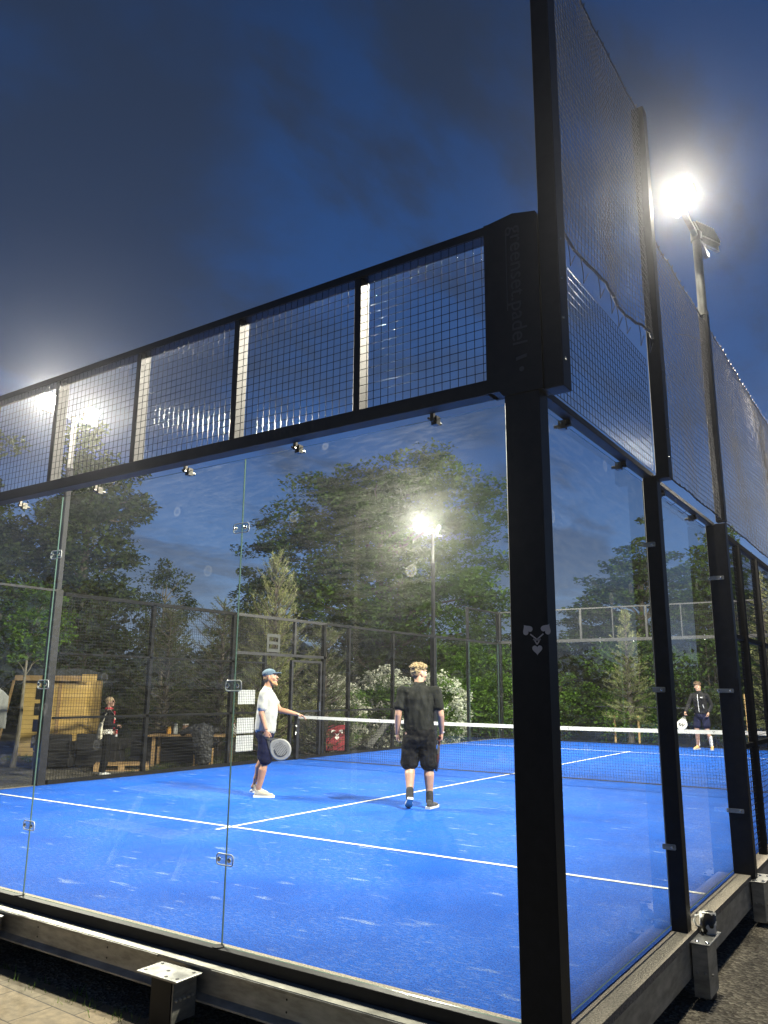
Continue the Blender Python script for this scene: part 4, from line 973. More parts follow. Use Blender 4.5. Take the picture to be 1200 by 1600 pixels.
# dark rattan lounge seats
def lounge(label, loc, rz, w=.85):
    t = thing('lounge_seat', label, 'seat', loc, rz, 'dark rattan lounge seats')
    m = MB(); m.bbox(-w/2, -.38, .04, w/2, .38, .40, .02); m.build('seat_base', RATTAN, t, world=False)
    m = MB(); m.bbox(-w/2, .26, .40, w/2, .40, .78, .02); m.build('backrest', RATTAN, t, world=False)
    m = MB(); m.bbox(-w/2+.02, -.36, .402, w/2-.02, .25, .49, .03); m.build('cushion', nmat('black_cushion', (.02, .02, .022), (.03, .03, .033), 9, .8), t, world=False)
    for s in (-1, 1):
        m = MB(); m.bbox(s*w/2-.05, -.38, .402, s*w/2+.05, .26, .62, .02); m.build('armrest', RATTAN, t, world=False)
    return t
lounge('dark rattan lounge seat before the shed wall, left one', (-15.75, 8.15, G0), R(215))
lounge('dark rattan lounge seat before the shed wall, right beside the spectator', (-15.2, 8.95, G0), R(215), .95)
lounge('dark rattan lounge seat standing behind the wooden pallet', (-15.3, 10.6, G0), R(205))
lounge('dark rattan lounge seat under the wooden table with jars', (-14.4, 10.85, G0), R(205), .95)
# pallet
t = thing('pallet', 'flat wooden pallet on the ground right of the spectator', 'pallet', (-14.25, 8.85, G0), R(50))
for k in range(6):
    m = MB(); m.box(-.60, -.40+k*.145, .12, .60, -.40+k*.145+.09, .142); m.build('top_board', ROUGHWOOD, t, world=False)
for k in range(3):
    m = MB(); m.box(-.60, -.40+k*.36, 0, .60, -.40+k*.36+.09, .022); m.build('bottom_board', ROUGHWOOD, t, world=False)
    for x in (-.6, -.07, .46):
        m = MB(); m.box(x, -.40+k*.36, .022, x+.14, -.40+k*.36+.09, .12); m.build('block', ROUGHWOOD, t, world=False)
# table with jars
TB = (-13.75, 10.55); trz = R(36)
t = thing('wooden_table', 'wooden plank table holding jars and bottles behind the mesh', 'table', (*TB, G0), trz)
for k in range(5):
    m = MB(); m.box(-1.05, -.36+k*.145, .70, 1.05, -.36+k*.145+.135, .735); m.build('top_board', ROUGHWOOD, t, world=False)
for sx in (-.9, .9):
    for sy in (-.3, .27):
        m = MB(); m.box(sx-.035, sy-.035, 0, sx+.035, sy+.035, .70); m.build('leg', ROUGHWOOD, t, world=False)
def on_table(x, y): c, s = math.cos(trz), math.sin(trz); return (TB[0]+x*c-y*s, TB[1]+x*s+y*c, G0+.737)
def jar(name, label, cat, p, r, h, col, lid=None, neck=False, group='jars and bottles on the wooden table'):
    t = thing(name, label, cat, p, 0, group)
    m = MB(); prof = [(r*.9, 0), (r, .01), (r, h*.62), (r*.95, h*.7)]+([(r*.35, h*.85), (r*.3, h)] if neck else [(r*.8, h*.92), (r*.8, h)])
    m.tube([(0, 0, z_) for _, z_ in prof], [q for q, _ in prof], 14); m.build('body', mat(name+'_col', col, .2, 0, .6), t, world=False, smooth=False)
    if lid:
        m = MB(); rr = r*.36 if neck else r*.85; m.tube([(0, 0, h+.001), (0, 0, h+.03)], rr, 12); m.build('lid', mat(name+'_lid', lid, .4), t, world=False)
jar('honey_jar', 'amber jar at the left end of the table top', 'jar', on_table(-.62, .0), .055, .17, (.55, .27, .04), (.5, .4, .1))
jar('glass_jar', 'clear jar next to the amber jar', 'jar', on_table(-.47, .05), .055, .22, (.5, .52, .5), (.75, .75, .72))
jar('brown_jar', 'big brown jar with pale lid on the table', 'jar', on_table(-.22, .02), .09, .22, (.22, .13, .08), (.6, .55, .5))
jar('glass_bowl', 'small pale bowl right of the big brown jar', 'bowl', on_table(.03, -.05), .10, .07, (.45, .45, .45))
jar('white_bottle', 'white bottle with red cap beside the draped coat', 'bottle', on_table(.98, .0), .05, .26, (.7, .7, .68), (.5, .04, .03), True)

# ---------------------------------------------------------------- soft shapes: union of lofted limbs, remeshed to one skin
def skin(name, parts, mtl, parent, voxel=.008, smooth_it=2, wrinkle=0, wscale=(9, 9, 4), seed=0, world=False):
    m = MB()
    for p in parts:
        if p[0] == 't':
            _, pts, rad = p[:3]; ref = p[3] if len(p) > 3 else (0, 0, 1); nseg = 14
            pts = [Vector(q) for q in pts]; k = len(pts); rad = [r if hasattr(r, '__len__') else (r, r) for r in rad]
            # rounded ends
            d0 = (pts[0]-pts[1]).normalized(); d1 = (pts[-1]-pts[-2]).normalized()
            r0 = min(rad[0]); r1 = min(rad[-1])
            P = [pts[0]+d0*r0*.7, pts[0]+d0*r0*.42]+pts+[pts[-1]+d1*r1*.42, pts[-1]+d1*r1*.7]
            RR = [tuple(x*.35 for x in rad[0]), tuple(x*.8 for x in rad[0])]+rad+[tuple(x*.8 for x in rad[-1]), tuple(x*.35 for x in rad[-1])]
            m.tube(P, RR, nseg, ref=ref)
        else:
            _, c, r = p[:3]; m.ell(c, r, 14, p[3] if len(p) > 3 else None)
    me = bpy.data.meshes.new('tmp'); me.from_pydata(m.v, [], m.f); me.update()
    bm = bmesh.new(); bm.from_mesh(me); bmesh.ops.recalc_face_normals(bm, faces=bm.faces[:]); bm.to_mesh(me); bm.free()
    ob = bpy.data.objects.new('tmp', me); COL.objects.link(ob)
    md = ob.modifiers.new('r', 'REMESH'); md.mode = 'VOXEL'; md.voxel_size = voxel
    if smooth_it: s_ = ob.modifiers.new('s', 'SMOOTH'); s_.factor = .6; s_.iterations = smooth_it
    bpy.context.view_layer.update()
    me2 = bpy.data.meshes.new_from_object(ob.evaluated_get(bpy.context.evaluated_depsgraph_get()))
    COL.objects.unlink(ob); bpy.data.objects.remove(ob)
    if wrinkle:
        co = np.zeros(len(me2.vertices)*3, np.float32); me2.vertices.foreach_get('co', co); co = co.reshape(-1, 3)
        no = np.zeros_like(co).ravel(); me2.vertices.foreach_get('normal', no); no = no.reshape(-1, 3)
        for i in range(len(co)):
            q = Vector((co[i][0]*wscale[0]+co[i][2]*2.2+seed, co[i][1]*wscale[1]+seed, co[i][2]*wscale[2]-co[i][0]*2))
            w = .8*mnoise.noise(q)+1.1*(.35-abs(mnoise.noise(q*1.3+Vector((5, 1, 2)))))+.35*mnoise.noise(q*2.9); co[i] += no[i]*w*wrinkle
        me2.vertices.foreach_set('co', co.ravel())
    me2.materials.clear(); me2.materials.append(mtl); me2.polygons.foreach_set('use_smooth', [True]*len(me2.polygons)); me2.name = name; me2.update()
    o = bpy.data.objects.new(name, me2); COL.objects.link(o)
    if parent is not None: o.parent = parent
    return o
def hair_tufts(name, T, Rm, mtl, parent, n, zmin, ln, seed, w=.011, fwd=.5):
    rng = np.random.RandomState(seed); m = MB()
    while n:
        v = Vector(rng.normal(size=3)).normalized()
        if v.z < zmin or (v.y > .55 and v.z < .45): continue
        n -= 1; p = T(v.x*.076, -.016+v.y*.094, .066+v.z*.062); d = (v*.9+Vector((rng.normal()*.45, fwd, .35+rng.normal()*.3))).normalized(); d = Rm @ d; q = p+d*ln*rng.uniform(.6, 1.2)
        m.tube([p-d*.012, p+d*ln*.4+(Rm @ v)*.006, q], [w, w*.75, w*.15], 5)
    return m.build(name, mtl, parent, world=False, smooth=True)
def hand(wr, d, nrm, curl=.5, s=1.0, thumb_side=1):
    """palm from wrist along d, palm facing nrm, five fingers"""
    wr, d, nrm = Vector(wr), Vector(d).normalized(), Vector(nrm).normalized(); w = d.cross(nrm).normalized(); nrm = w.cross(d).normalized()
    P = [('t', [wr, wr+d*.045*s, wr+d*.085*s], [(.024*s, .020*s), (.040*s, .018*s), (.038*s, .014*s)], tuple(nrm))]
    for k, (off, ln_) in enumerate(((.030, .92), (.010, 1.05), (-.010, 1.0), (-.029, .8))):
        p = wr+d*.082*s+w*off*s*thumb_side; a = 0; pts = [p-d*.015*s, p]; rr = [.0095*s, .0095*s]
        for q, l in enumerate((.040, .027, .021)):
            a += curl*(1.0 if q else .8)+.06*k*curl; dd = d*math.cos(a)+nrm*math.sin(a); p = p+dd*l*ln_*s; pts.append(p); rr.append((.0088-.0010*q)*s)
        P.append(('t', pts, rr))
    p = wr+d*.025*s+w*.030*s*thumb_side; dd = (d*.75+w*.6*thumb_side+nrm*.35).normalized(); p1 = p+dd*.035*s; d2 = (d*.9+w*.15*thumb_side+nrm*.55).normalized(); P.append(('t', [p-dd*.01, p1, p1+d2*.032*s, p1+d2*.052*s], [.013*s, .011*s, .0095*s, .008*s]))
    return P
SKIN = nmat('skin', (.30, .155, .095), (.37, .205, .135), 12, .5)
SKINP = nmat('pale_skin', (.32, .18, .125), (.39, .235, .17), 12, .5)
def head_parts(c, yaw, pitch=0, s=1.0):
    Rm = Matrix.Rotation(yaw, 3, 'Z') @ Matrix.Rotation(pitch, 3, 'X'); c = Vector(c)
    def T(x, y, z_): return c+Rm @ Vector((x, y, z_))*s
    E3 = lambda x, y, z_, a, b, cc: ('e', T(x, y, z_), (a*s, b*s, cc*s), Rm)
    P = [E3(0, -.012, .028, .073, .092, .088), E3(0, .022, -.01, .062, .068, .085), E3(0, .045, -.070, .043, .045, .042), E3(0, .078, -.088, .020, .018, .018),
         ('t', [T(0, .086, .022), T(0, .100, -.004), T(0, .106, -.016)], [.009*s, .012*s, .014*s]), E3(0, .082, .040, .045, .016, .012),
         E3(.074, -.008, -.010, .010, .020, .032), E3(-.074, -.008, -.010, .010, .020, .032), E3(0, .088, -.048, .024, .012, .012),
         E3(.036, .066, -.028, .022, .020, .022), E3(-.036, .066, -.028, .022, .020, .022)]
    return P, T, Rm
def face_bits(T, parent, Rm, s=1.0, brow=(.15, .09, .05)):
    dk = mat('eye_dark', (.03, .02, .015), .2); wh = mat('eye_white', (.7, .68, .64), .3)
    for sx in (-1, 1):
        m = MB(); m.ell(T(sx*.030, .079, .012), (.013*s, .010*s, .008*s), 10, Rm, 0); m.ell(T(sx*.030, .086, .012), (.006*s, .005*s, .006*s), 8, Rm, 1); m.build('eye', [wh, dk], parent, world=False)
        m = MB(); m.tube([T(sx*.012, .096, .036), T(sx*.032, .093, .042), T(sx*.050, .080, .034)], .005*s, 6); m.build('eyebrow', mat('brow', brow, .8), parent, world=False)
    m = MB(); m.tube([T(-.024, .092, -.048), T(0, .102, -.050), T(.024, .092, -.048)], [.003*s, .0055*s, .003*s], 6); m.build('mouth', mat('lips', (.38, .13, .11), .5), parent, world=False)
def shoe(parent, heel, toe, up=(0, 0, 1), upper=None, solem=None, ank=None):
    """heel and toe are on the ground line of the sole"""
    heel, toe = Vector(heel), Vector(toe); d = (toe-heel); Ln = d.length; d.normalize(); sd = d.cross(Vector(up)).normalized(); u = sd.cross(d)
    outline = []
    for a_, b_ in ((0, .030), (.02, .036), (.3, .034), (.62, .046), (.82, .044), (.96, .026), (1, .008)): outline.append((a_*Ln, b_))
    poly = [(x, -y) for x, y in outline]+[(x, y) for x, y in outline[::-1]]
    m = MB(); m.prism(poly, heel, d, sd, u*.028); so = m.build('shoe_sole', solem, parent, world=False)
    P = [('t', [heel+d*.035+u*.045, heel+d*Ln*.35+u*.050, heel+d*Ln*.62+u*.042, heel+d*Ln*.90+u*.034], [(.036, .034), (.037, .040), (.041, .028), (.028, .018)], tuple(u)),
         ('t', [heel+d*.05+u*.05, heel+d*.065+u*.095], [(.036, .040), (.036, .045)], tuple(d))]
    return skin('shoe', P, upper, parent, .008, 1)
def racket(label, mtx, face, dark, rimc, marks='arc', grip=(.02, .02, .02)):
    t = thing('padel_racket', label, 'racket'); t.matrix_world = mtx
    # local: handle butt at origin, +z towards the head, face normal y
    cz, a, b = .325, .128, .135
    P = []
    for i in range(36):
        th = 2*math.pi*i/36; x = a*math.sin(th); zc = b*math.cos(th)
        if zc < 0: x *= 1-.30*(zc/b)**2
        P.append((x, cz+zc*(1.0 if zc > 0 else 1.12)))
    m = MB(); m.prism(P, (0, -.018, 0), (1, 0, 0), (0, 0, 1), (0, .036, 0)); m.build('racket_face', face, t, world=False)
    m = MB(); m.tube([(x, 0, zc) for x, zc in P]+[(P[0][0], 0, P[0][1])], .0195, 8, cap=False, ref=(0, 1, 0)); m.build('racket_rim', rimc, t, world=False)
    m = MB()
    for sx in (-1, 1): m.bar((sx*.085, 0, .21), (sx*.013, 0, .115), .03, .022, up=(0, 1, 0))
    m.box(-.06, -.013, .195, .06, .013, .215); m.build('throat', dark, t, world=False)
    m = MB(); m.tube([(0, 0, 0), (0, 0, .13)], .0165, 10); m.tube([(0, 0, -.006), (0, 0, .006)], .021, 10); m.build('handle', mat('grip', grip, .8), t, world=False)
    m = MB()
    for iz in range(-3, 4):
        for ix in range(-4, 5):
            x = ix*.023+(.0115 if iz % 2 else 0); zc = cz+iz*.026-.01
            if (x/a)**2+((zc-cz)/b)**2 < .52:
                for s in (-1, 1): m.tube([(x, s*.0178, zc), (x, s*.0188, zc)], .0078, 8)
    if marks == 'arc': m.build('hole_pattern', mat('holes', (.03, .03, .03), .8), t, world=False)
    m = MB()
    for s in (-1, 1):
        if marks == 'arc': pts = [(.085*math.cos(th), s*.0192, cz+.01+.085*math.sin(th)) for th in np.linspace(-.9, 2.0, 12)]; m.tube(pts, [.007]*12, 6, ref=(0, 1, 0))
        else:
            zg = [(-.075, -.04), (-.04, .05), (-.01, -.03), (.03, .06), (.055, -.03), (.075, .03)]
            for p, q in zip(zg[:-1], zg[1:]): m.bar((p[0], s*.019, cz+p[1]), (q[0], s*.019, cz+q[1]), .003, .022, up=(0, 0, 1))
    m.build('face_mark', mat('mark_dark', (.03, .03, .035), .5), t, world=False)
    return t
def loc_m(t): # matrix of a person's frame
    return Matrix.Translation(t.location) @ Matrix.Rotation(t.rotation_euler.z, 4, 'Z')

def sleeve(inner, S, E_, f, r=.070):
    S, E_ = Vector(S), Vector(E_); I = Vector(inner); d = (E_-S)
    return [('t', [I, I.lerp(S, .5)+Vector((0, 0, -.006)), S+Vector((0, 0, -.012))], [(r*.98, r*.98), (r*.98, r*.98), (r*.94, r*.94)]), ('e', S+Vector((0, 0, -.010)), (r*.98, r*.98, r*.98)), ('t', [S+d*.08, S+d*f*.5, S+d*f*.85, S+d*f], [r*.95, r*.93, r*.93, r*.95])]
# --- player in a white shirt and blue cap; faces +y locally, right side is +x ----------
pw = thing('person', 'man in white t-shirt, navy shorts and blue cap holding a grey racket', 'person', (-6.45, 5.12, .0), R(-57))
hp, T_, Rm = head_parts((0, .045, 1.640), R(-2), R(6))
legs = lambda hipR, kneeR, ankR, hipL, kneeL, ankL, s=1: [('t', [hipR, (Vector(hipR)+Vector(kneeR))/2, kneeR], [.088*s, .076*s, .057*s]), ('t', [kneeR, Vector(kneeR)*.68+Vector(ankR)*.32+Vector((0, -.014, 0)), Vector(kneeR)*.3+Vector(ankR)*.7, ankR], [.055*s, .059*s, .044*s, .036*s]),
    ('t', [hipL, (Vector(hipL)+Vector(kneeL))/2, kneeL], [.088*s, .076*s, .057*s]), ('t', [kneeL, Vector(kneeL)*.68+Vector(ankL)*.32+Vector((0, -.014, 0)), Vector(kneeL)*.3+Vector(ankL)*.7, ankL], [.055*s, .059*s, .044*s, .036*s])]
torso = lambda lean=0, s=1: [('t', [(0, 0, .88), (0, .005, 1.02), (0, .01+lean*.4, 1.16), (0, .01+lean*.7, 1.33), (0, lean, 1.43)], [(.150*s, .115*s), (.150*s, .118*s), (.150*s, .120*s), (.165*s, .118*s), (.155*s, .085*s)], (0, 1, 0)),
    ('t', [(0, lean-.01, 1.44), (0, .02+lean, 1.52), (0, .035+lean, 1.60)], [(.085, .065), (.056, .056), (.052, .055)], (0, 1, 0))]
rS, rE, rW = (.185, -.01, 1.42), (.215, -.03, 1.14), (.20, .045, .905)
lS, lE, lW = (-.185, .01, 1.42), (-.23, .16, 1.18), (-.20, .42, 1.12)
body = torso()+hp+legs((.085, -.0, .90), (.10, .05, .50), (.10, -.05, .10), (-.085, -.01, .90), (-.11, -.03, .50), (-.115, -.16, .11))
body += [('t', [rS, rE], [.054, .040]), ('t', [rE, (Vector(rE)+Vector(rW))/2, rW], [.041, .037, .026])]+hand(rW, (.0, .12, -1), (-1, .2, 0), 1.15, 1, 1)
body += [('t', [lS, lE], [.054, .041]), ('t', [lE, (Vector(lE)+Vector(lW))/2, lW], [.041, .037, .026])]+hand(lW, (.1, .95, -.25), (.25, -.2, -1), .30, 1, -1)
skin('body', body, SKIN, pw, .0065, 2)
WTEE = nmat('white_tshirt', (.29, .295, .28), (.36, .36, .345), 5, .85)
sh_t = [('t', [(0, 0, .90), (0, .005, 1.02), (0, .02, 1.16), (0, .015, 1.33), (0, .0, 1.425), (0, .005, 1.475)], [(.175, .150), (.172, .152), (.172, .150), (.182, .138), (.172, .100), (.085, .075)], (0, 1, 0)),
        *sleeve((.10, 0, 1.41), rS, rE, .76, .068), *sleeve((-.10, 0, 1.41), lS, lE, .62, .068)]
skin('t_shirt', sh_t, WTEE, pw, .009, 2, .009, (7, 7, 5), 3)
NAVY = nmat('navy_shorts', (.004, .005, .020), (.010, .012, .038), 8, .85, 0, .1)
skin('shorts', [('t', [(0, 0, .97), (0, 0, .88), (0, 0, .82)], [(.160, .135), (.165, .140), (.150, .13)], (0, 1, 0)), ('t', [(.085, .0, .86), (.098, .03, .68), (.105, .04, .50)], [.098, .100, .096]), ('t', [(-.085, -.0, .86), (-.10, -.01, .68), (-.11, -.02, .52)], [.098, .100, .096])], NAVY, pw, .009, 1, .008, (9, 9, 5), 5)
BEIGE = nmat('cream_shoe', (.38, .34, .25), (.46, .42, .33), 20, .7)
shoe(pw, (.10, -.11, .0), (.105, .185, .0), upper=BEIGE, solem=WHITE)
shoe(pw, (-.115, -.20, .045), (-.105, .07, .0), upper=BEIGE, solem=WHITE)
CAP = nmat('faded_blue_cap', (.035, .065, .10), (.075, .12, .17), 12, .85)
Ic = lambda a, b, c, x, y, z_: ('e', T_(x, y, z_), (a, b, c), Rm)
skin('cap', [('e', T_(0, -.016, .062), (.083, .102, .066), Rm), ('t', [T_(0, .06, .052), T_(0, .105, .056), T_(0, .165, .050)], [(.068, .010), (.066, .009), (.045, .007)], tuple(Rm @ Vector((0, 0, 1))))], CAP, pw, .006, 1)
skin('hair', [('e', T_(0, -.050, -.012), (.068, .055, .050), Rm)], nmat('brown_hair', (.09, .05, .025), (.16, .10, .05), 60, .7), pw, .007, 1, .004, (60, 60, 20))
skin('beard', [('t', [T_(.060, .01, -.04), T_(.048, .045, -.085), T_(0, .082, -.112), T_(-.048, .045, -.085), T_(-.060, .01, -.04)], [.012, .019, .021, .019, .012])], nmat('ginger_beard', (.28, .14, .06), (.40, .22, .10), 50, .8), pw, .006, 1)
face_bits(T_, pw, Rm)
m = MB(); m.tube([(rW[0]+.028*math.cos(a), rW[1]+.028*math.sin(a), rW[2]+.02) for a in np.linspace(0, 2*math.pi, 14)], .004, 5, cap=False); m.build('wristband', mat('black_band', (.02, .02, .02), .5), pw, world=False)
# racket: hangs forward and down from the right fist
GREYF = nmat('grey_racket_face', (.17, .17, .165), (.23, .23, .22), 10, .45)
h0 = Vector(rW)+Vector((-.015, .0, -.095)); hd = Vector((0.0, .80, -.60)).normalized(); fn = Vector((1, 0, 0)); xx = fn.cross(hd).normalized()
RM = Matrix((-xx, fn, hd)).transposed().to_4x4(); RM.translation = h0-hd*.06
racket('grey racket with dark curved mark held low by the white shirted player', loc_m(pw) @ RM, GREYF, mat('dark_throat', (.06, .06, .06), .4), mat('pale_rim', (.24, .24, .23), .35))

# --- player in black seen from behind -----------------------------------------------------
pb = thing('person', 'blond man in black t-shirt and black shorts seen from behind, walking towards the net', 'person', (-4.09, 5.49, .0), R(29))
hp, T_, Rm = head_parts((.0, .03, 1.695), R(-48), R(2))
k = 1.03
rS, rE, rW = (.205, -.01, 1.47), (.265, -.02, 1.17), (.275, .07, .93)
lS, lE, lW = (-.205, -.0, 1.47), (-.255, -.015, 1.17), (-.27, .05, .92)
torso2 = [('t', [(0, 0, .90), (0, .0, 1.05), (0, .0, 1.20), (0, .0, 1.37), (0, -.0, 1.48)], [(.155, .115), (.150, .110), (.160, .115), (.182, .12), (.165, .085)], (0, 1, 0)), ('t', [(0, -.012, 1.48), (0, .005, 1.57), (0, .02, 1.66)], [(.095, .065), (.060, .060), (.055, .058)], (0, 1, 0))]
body = torso2+hp+legs((.09, 0, .93), (.115, .06, .53), (.125, .02, .12), (-.09, 0, .93), (-.115, .07, .53), (-.105, -.12, .17), 1.06)
body += [('t', [rS, rE], [.058, .043]), ('t', [rE, (Vector(rE)+Vector(rW))/2, rW], [.044, .039, .027])]+hand(rW, (-.02, .15, -1), (-1, .1, 0), 1.1, 1, 1)
body += [('t', [lS, lE], [.058, .043]), ('t', [lE, (Vector(lE)+Vector(lW))/2, lW], [.044, .039, .027])]+hand(lW, (.02, .15, -1), (1, .1, 0), .8, 1, -1)
skin('body', body, SKINP, pb, .0065, 2)
BTEE = nmat('washed_black_tshirt', (.008, .009, .0085), (.018, .019, .018), 7, .9, 0, .08, stretch=(2, 2, .7))
skin('t_shirt', [('t', [(0, -.0, .985), (0, -.005, 1.07), (0, 0, 1.20), (0, 0, 1.37), (0, -.005, 1.465), (0, -.008, 1.505), (0, -.012, 1.545)], [(.186, .140), (.182, .138), (.186, .138), (.202, .138), (.195, .108), (.150, .098), (.086, .078)], (0, 1, 0)),
    *sleeve((.11, 0, 1.455), rS, rE, .70, .073), *sleeve((-.11, 0, 1.455), lS, lE, .70, .073)], BTEE, pb, .009, 1, .013, (10, 8, 3.2), 8)
BSH = nmat('black_shorts', (.005, .005, .006), (.012, .012, .013), 9, .85, 0, .08)
skin('shorts', [('t', [(0, 0, 1.02), (0, 0, .94), (0, 0, .86)], [(.168, .138), (.172, .145), (.16, .135)], (0, 1, 0)), ('t', [(.09, .0, .90), (.108, .03, .72), (.118, .05, .53)], [.106, .108, .106]), ('t', [(-.09, 0, .90), (-.108, .03, .72), (-.118, .055, .54)], [.106, .108, .112])], BSH, pb, .009, 1, .013, (9, 9, 6), 4)
BSHOE = nmat('black_knit_shoe', (.015, .015, .017), (.06, .06, .06), 60, .8)
SOLE = nmat('white_sole', (.40, .40, .39), (.48, .48, .46), 20, .5)
shoe(pb, (.105, -.06, .0), (.215, .205, .0), upper=BSHOE, solem=SOLE)
shoe(pb, (-.095, -.20, .135), (-.135, .02, .0), up=(0, .6, .8), upper=BSHOE, solem=SOLE)
SOCK = nmat('black_sock', (.012, .012, .013), (.025, .025, .025), 40, .9)
skin('sock', [('t', [(.125, .02, .20), (.125, .01, .08)], [.046, .048])], SOCK, pb, .008, 1)
skin('sock', [('t', [(-.106, -.10, .245), (-.105, -.14, .14)], [.046, .048])], SOCK, pb, .008, 1)
BLOND = nmat('tousled_blond_hair', (.08, .055, .028), (.27, .20, .10), 38, .65)
hp2 = [('e', T_(0, -.016, .068), (.082, .100, .068), Rm), ('e', T_(0, .055, .088), (.066, .058, .040), Rm), ('e', T_(0, .085, .095), (.045, .040, .025), Rm), ('e', T_(.0, -.062, .030), (.068, .052, .060), Rm)]
skin('hair', hp2, BLOND, pb, .006, 1, .011, (38, 38, 30), 2)
hair_tufts('hair_curls', T_, Rm, BLOND, pb, 260, .12, .030, 5, .0085)
skin('hair_fade', [('e', T_(0, -.062, -.012), (.060, .044, .045), Rm)], nmat('dark_short_hair', (.07, .04, .025), (.16, .10, .06), 60, .8), pb, .006, 1)
face_bits(T_, pb, Rm, brow=(.3, .2, .1))
m = MB(); m.tube([(rW[0]+.030*math.cos(a), rW[1]+.030*math.sin(a), rW[2]+.015) for a in np.linspace(0, 2*math.pi, 14)], .006, 5, cap=False); m.build('wristwatch', mat('pale_watch', (.6, .6, .58), .4), pb, world=False)
h0 = Vector(rW)+Vector((-.01, .0, -.095)); hd = Vector((-.12, .35, -.93)).normalized(); fn = Vector((.98, .0, -.12)); xx = fn.cross(hd).normalized(); fn = hd.cross(xx)
RM = Matrix((-xx, -fn, hd)).transposed().to_4x4(); RM.translation = h0-hd*.06
racket('dark racket with red rim held edge on in front of the black shorts', loc_m(pb) @ RM, mat('dark_face', (.02, .02, .025), .4), mat('dark_th', (.02, .02, .02), .4), mat('dark_red_rim', (.035, .006, .007), .4), grip=(.08, .01, .01))

pb.scale = (1.07, 1.06, 1.0)
# --- far player in a black jacket, facing the camera --------------------------------------
pf = thing('person', 'player in black zip jacket, dark shorts and tall white socks at the far glass wall', 'person', (-3.66, 19.2, .0), R(174))
hp, T_, Rm = head_parts((.02, .10, 1.625), R(14), R(-4))
rS, rE, rW = (.19, .05, 1.41), (.29, .10, 1.15), (.33, .26, .96)
lS, lE, lW = (-.19, .05, 1.41), (-.27, -.02, 1.15), (-.22, .10, .95)
body = torso(.06)+[('t', [(0, .05, 1.46), (.01, .085, 1.58)], [.058, .052])]+hp+legs((.09, -.0, .92), (.13, .06, .50), (.15, -.02, .10), (-.09, 0, .92), (-.14, .05, .50), (-.19, -.05, .10))
body += [('t', [rS, rE], [.05, .04]), ('t', [rE, rW], [.04, .027])]+hand(rW, (0, .5, -.85), (-1, .2, 0), 1.1, 1, 1)+[('t', [lS, lE], [.05, .04]), ('t', [lE, lW], [.04, .027])]+hand(lW, (0, .3, -.95), (1, .2, 0), .8, 1, -1)
skin('body', body, SKINP, pf, .0075, 1)
JK = nmat('black_track_jacket', (.006, .006, .008), (.014, .014, .017), 6, .7, 0, .12)
jk = skin('jacket', [('t', [(0, .0, .95), (0, .005, 1.05), (0, .03, 1.18), (0, .06, 1.33), (0, .06, 1.43), (.0, .075, 1.50)], [(.178, .145), (.172, .14), (.178, .142), (.192, .142), (.178, .105), (.075, .072)], (0, 1, 0)), *sleeve((.10, .05, 1.40), rS, rE, 1.0, .062), ('t', [rE, Vector(rE).lerp(Vector(rW), .9)], [.058, .044]), *sleeve((-.10, .05, 1.40), lS, lE, 1.0, .062), ('t', [lE, Vector(lE).lerp(Vector(lW), .9)], [.058, .044])], JK, pf, .009, 1, .008, (8, 8, 5), 1)
m = MB(); m.tube([(.0, .185, 1.43), (.0, .208, 1.32), (.0, .182, 1.16), (.0, .155, .97)], .006, 6); m.build('zipper', mat('white_zip', (.7, .7, .7), .4), pf, world=False)
m = MB(); m.box(-.13, .198, 1.335, -.07, .204, 1.36); m.build('chest_print', mat('white_print', (.6, .6, .6), .5), pf, world=False)
m = MB(); m.tube([(-.115, .178, 1.16), (-.14, .165, 1.07)], .006, 6); m.build('pocket_zip', mat('white_zip2', (.6, .6, .6), .4), pf, world=False)
skin('shorts', [('t', [(0, 0, .96), (0, 0, .85)], [(.165, .135), (.165, .14)], (0, 1, 0)), ('t', [(.09, 0, .87), (.125, .05, .60)], [.10, .10]), ('t', [(-.09, 0, .87), (-.135, .045, .60)], [.10, .10])], NAVY, pf, .009, 1, .006, (8, 8, 5), 2)
WS = nmat('white_tall_sock', (.6, .6, .58), (.72, .72, .7), 20, .9)
for s, dx in ((1, .15), (-1, -.19)):
    skin('sock', [('t', [(dx*.97, -.0, .33), (dx, -.03, .10)], [.050, .044])], WS, pf, .009, 1)
ORS = nmat('orange_shoe', (.62, .33, .12), (.75, .45, .20), 20, .6)
shoe(pf, (.15, -.08, 0), (.20, .20, 0), upper=ORS, solem=SOLE); shoe(pf, (-.19, -.10, 0), (-.25, .17, 0), upper=ORS, solem=SOLE)
skin('hair', [('e', T_(0, -.018, .058), (.080, .098, .070), Rm), ('e', T_(.0, -.05, .0), (.078, .06, .075), Rm), ('e', T_(0, .07, .088), (.05, .03, .022), Rm)], nmat('dark_brown_hair', (.06, .035, .02), (.13, .08, .045), 40, .7), pf, .007, 1, .006, (30, 30, 20))
face_bits(T_, pf, Rm)
h0 = Vector(rW)+Vector((0, .05, -.08)); hd = Vector((.25, .30, -.9)).normalized(); fn = Vector((.1, 1, .2)).normalized(); xx = fn.cross(hd).normalized(); fn = hd.cross(xx)
RM = Matrix((-xx, fn if False else -fn, hd)).transposed().to_4x4(); RM.translation = h0-hd*.06
racket('white racket with dark zigzag mark in the far player\'s hand', loc_m(pf) @ RM, nmat('white_face', (.34, .34, .34), (.42, .42, .42), 9, .4), mat('dth', (.1, .1, .1), .4), mat('white_rim', (.40, .40, .40), .4), marks='zig')

hair_tufts('hair_curls', T_, Rm, nmat('brown_curls', (.05, .03, .018), (.14, .085, .05), 40, .7), pf, 120, -.2, .03, 6)
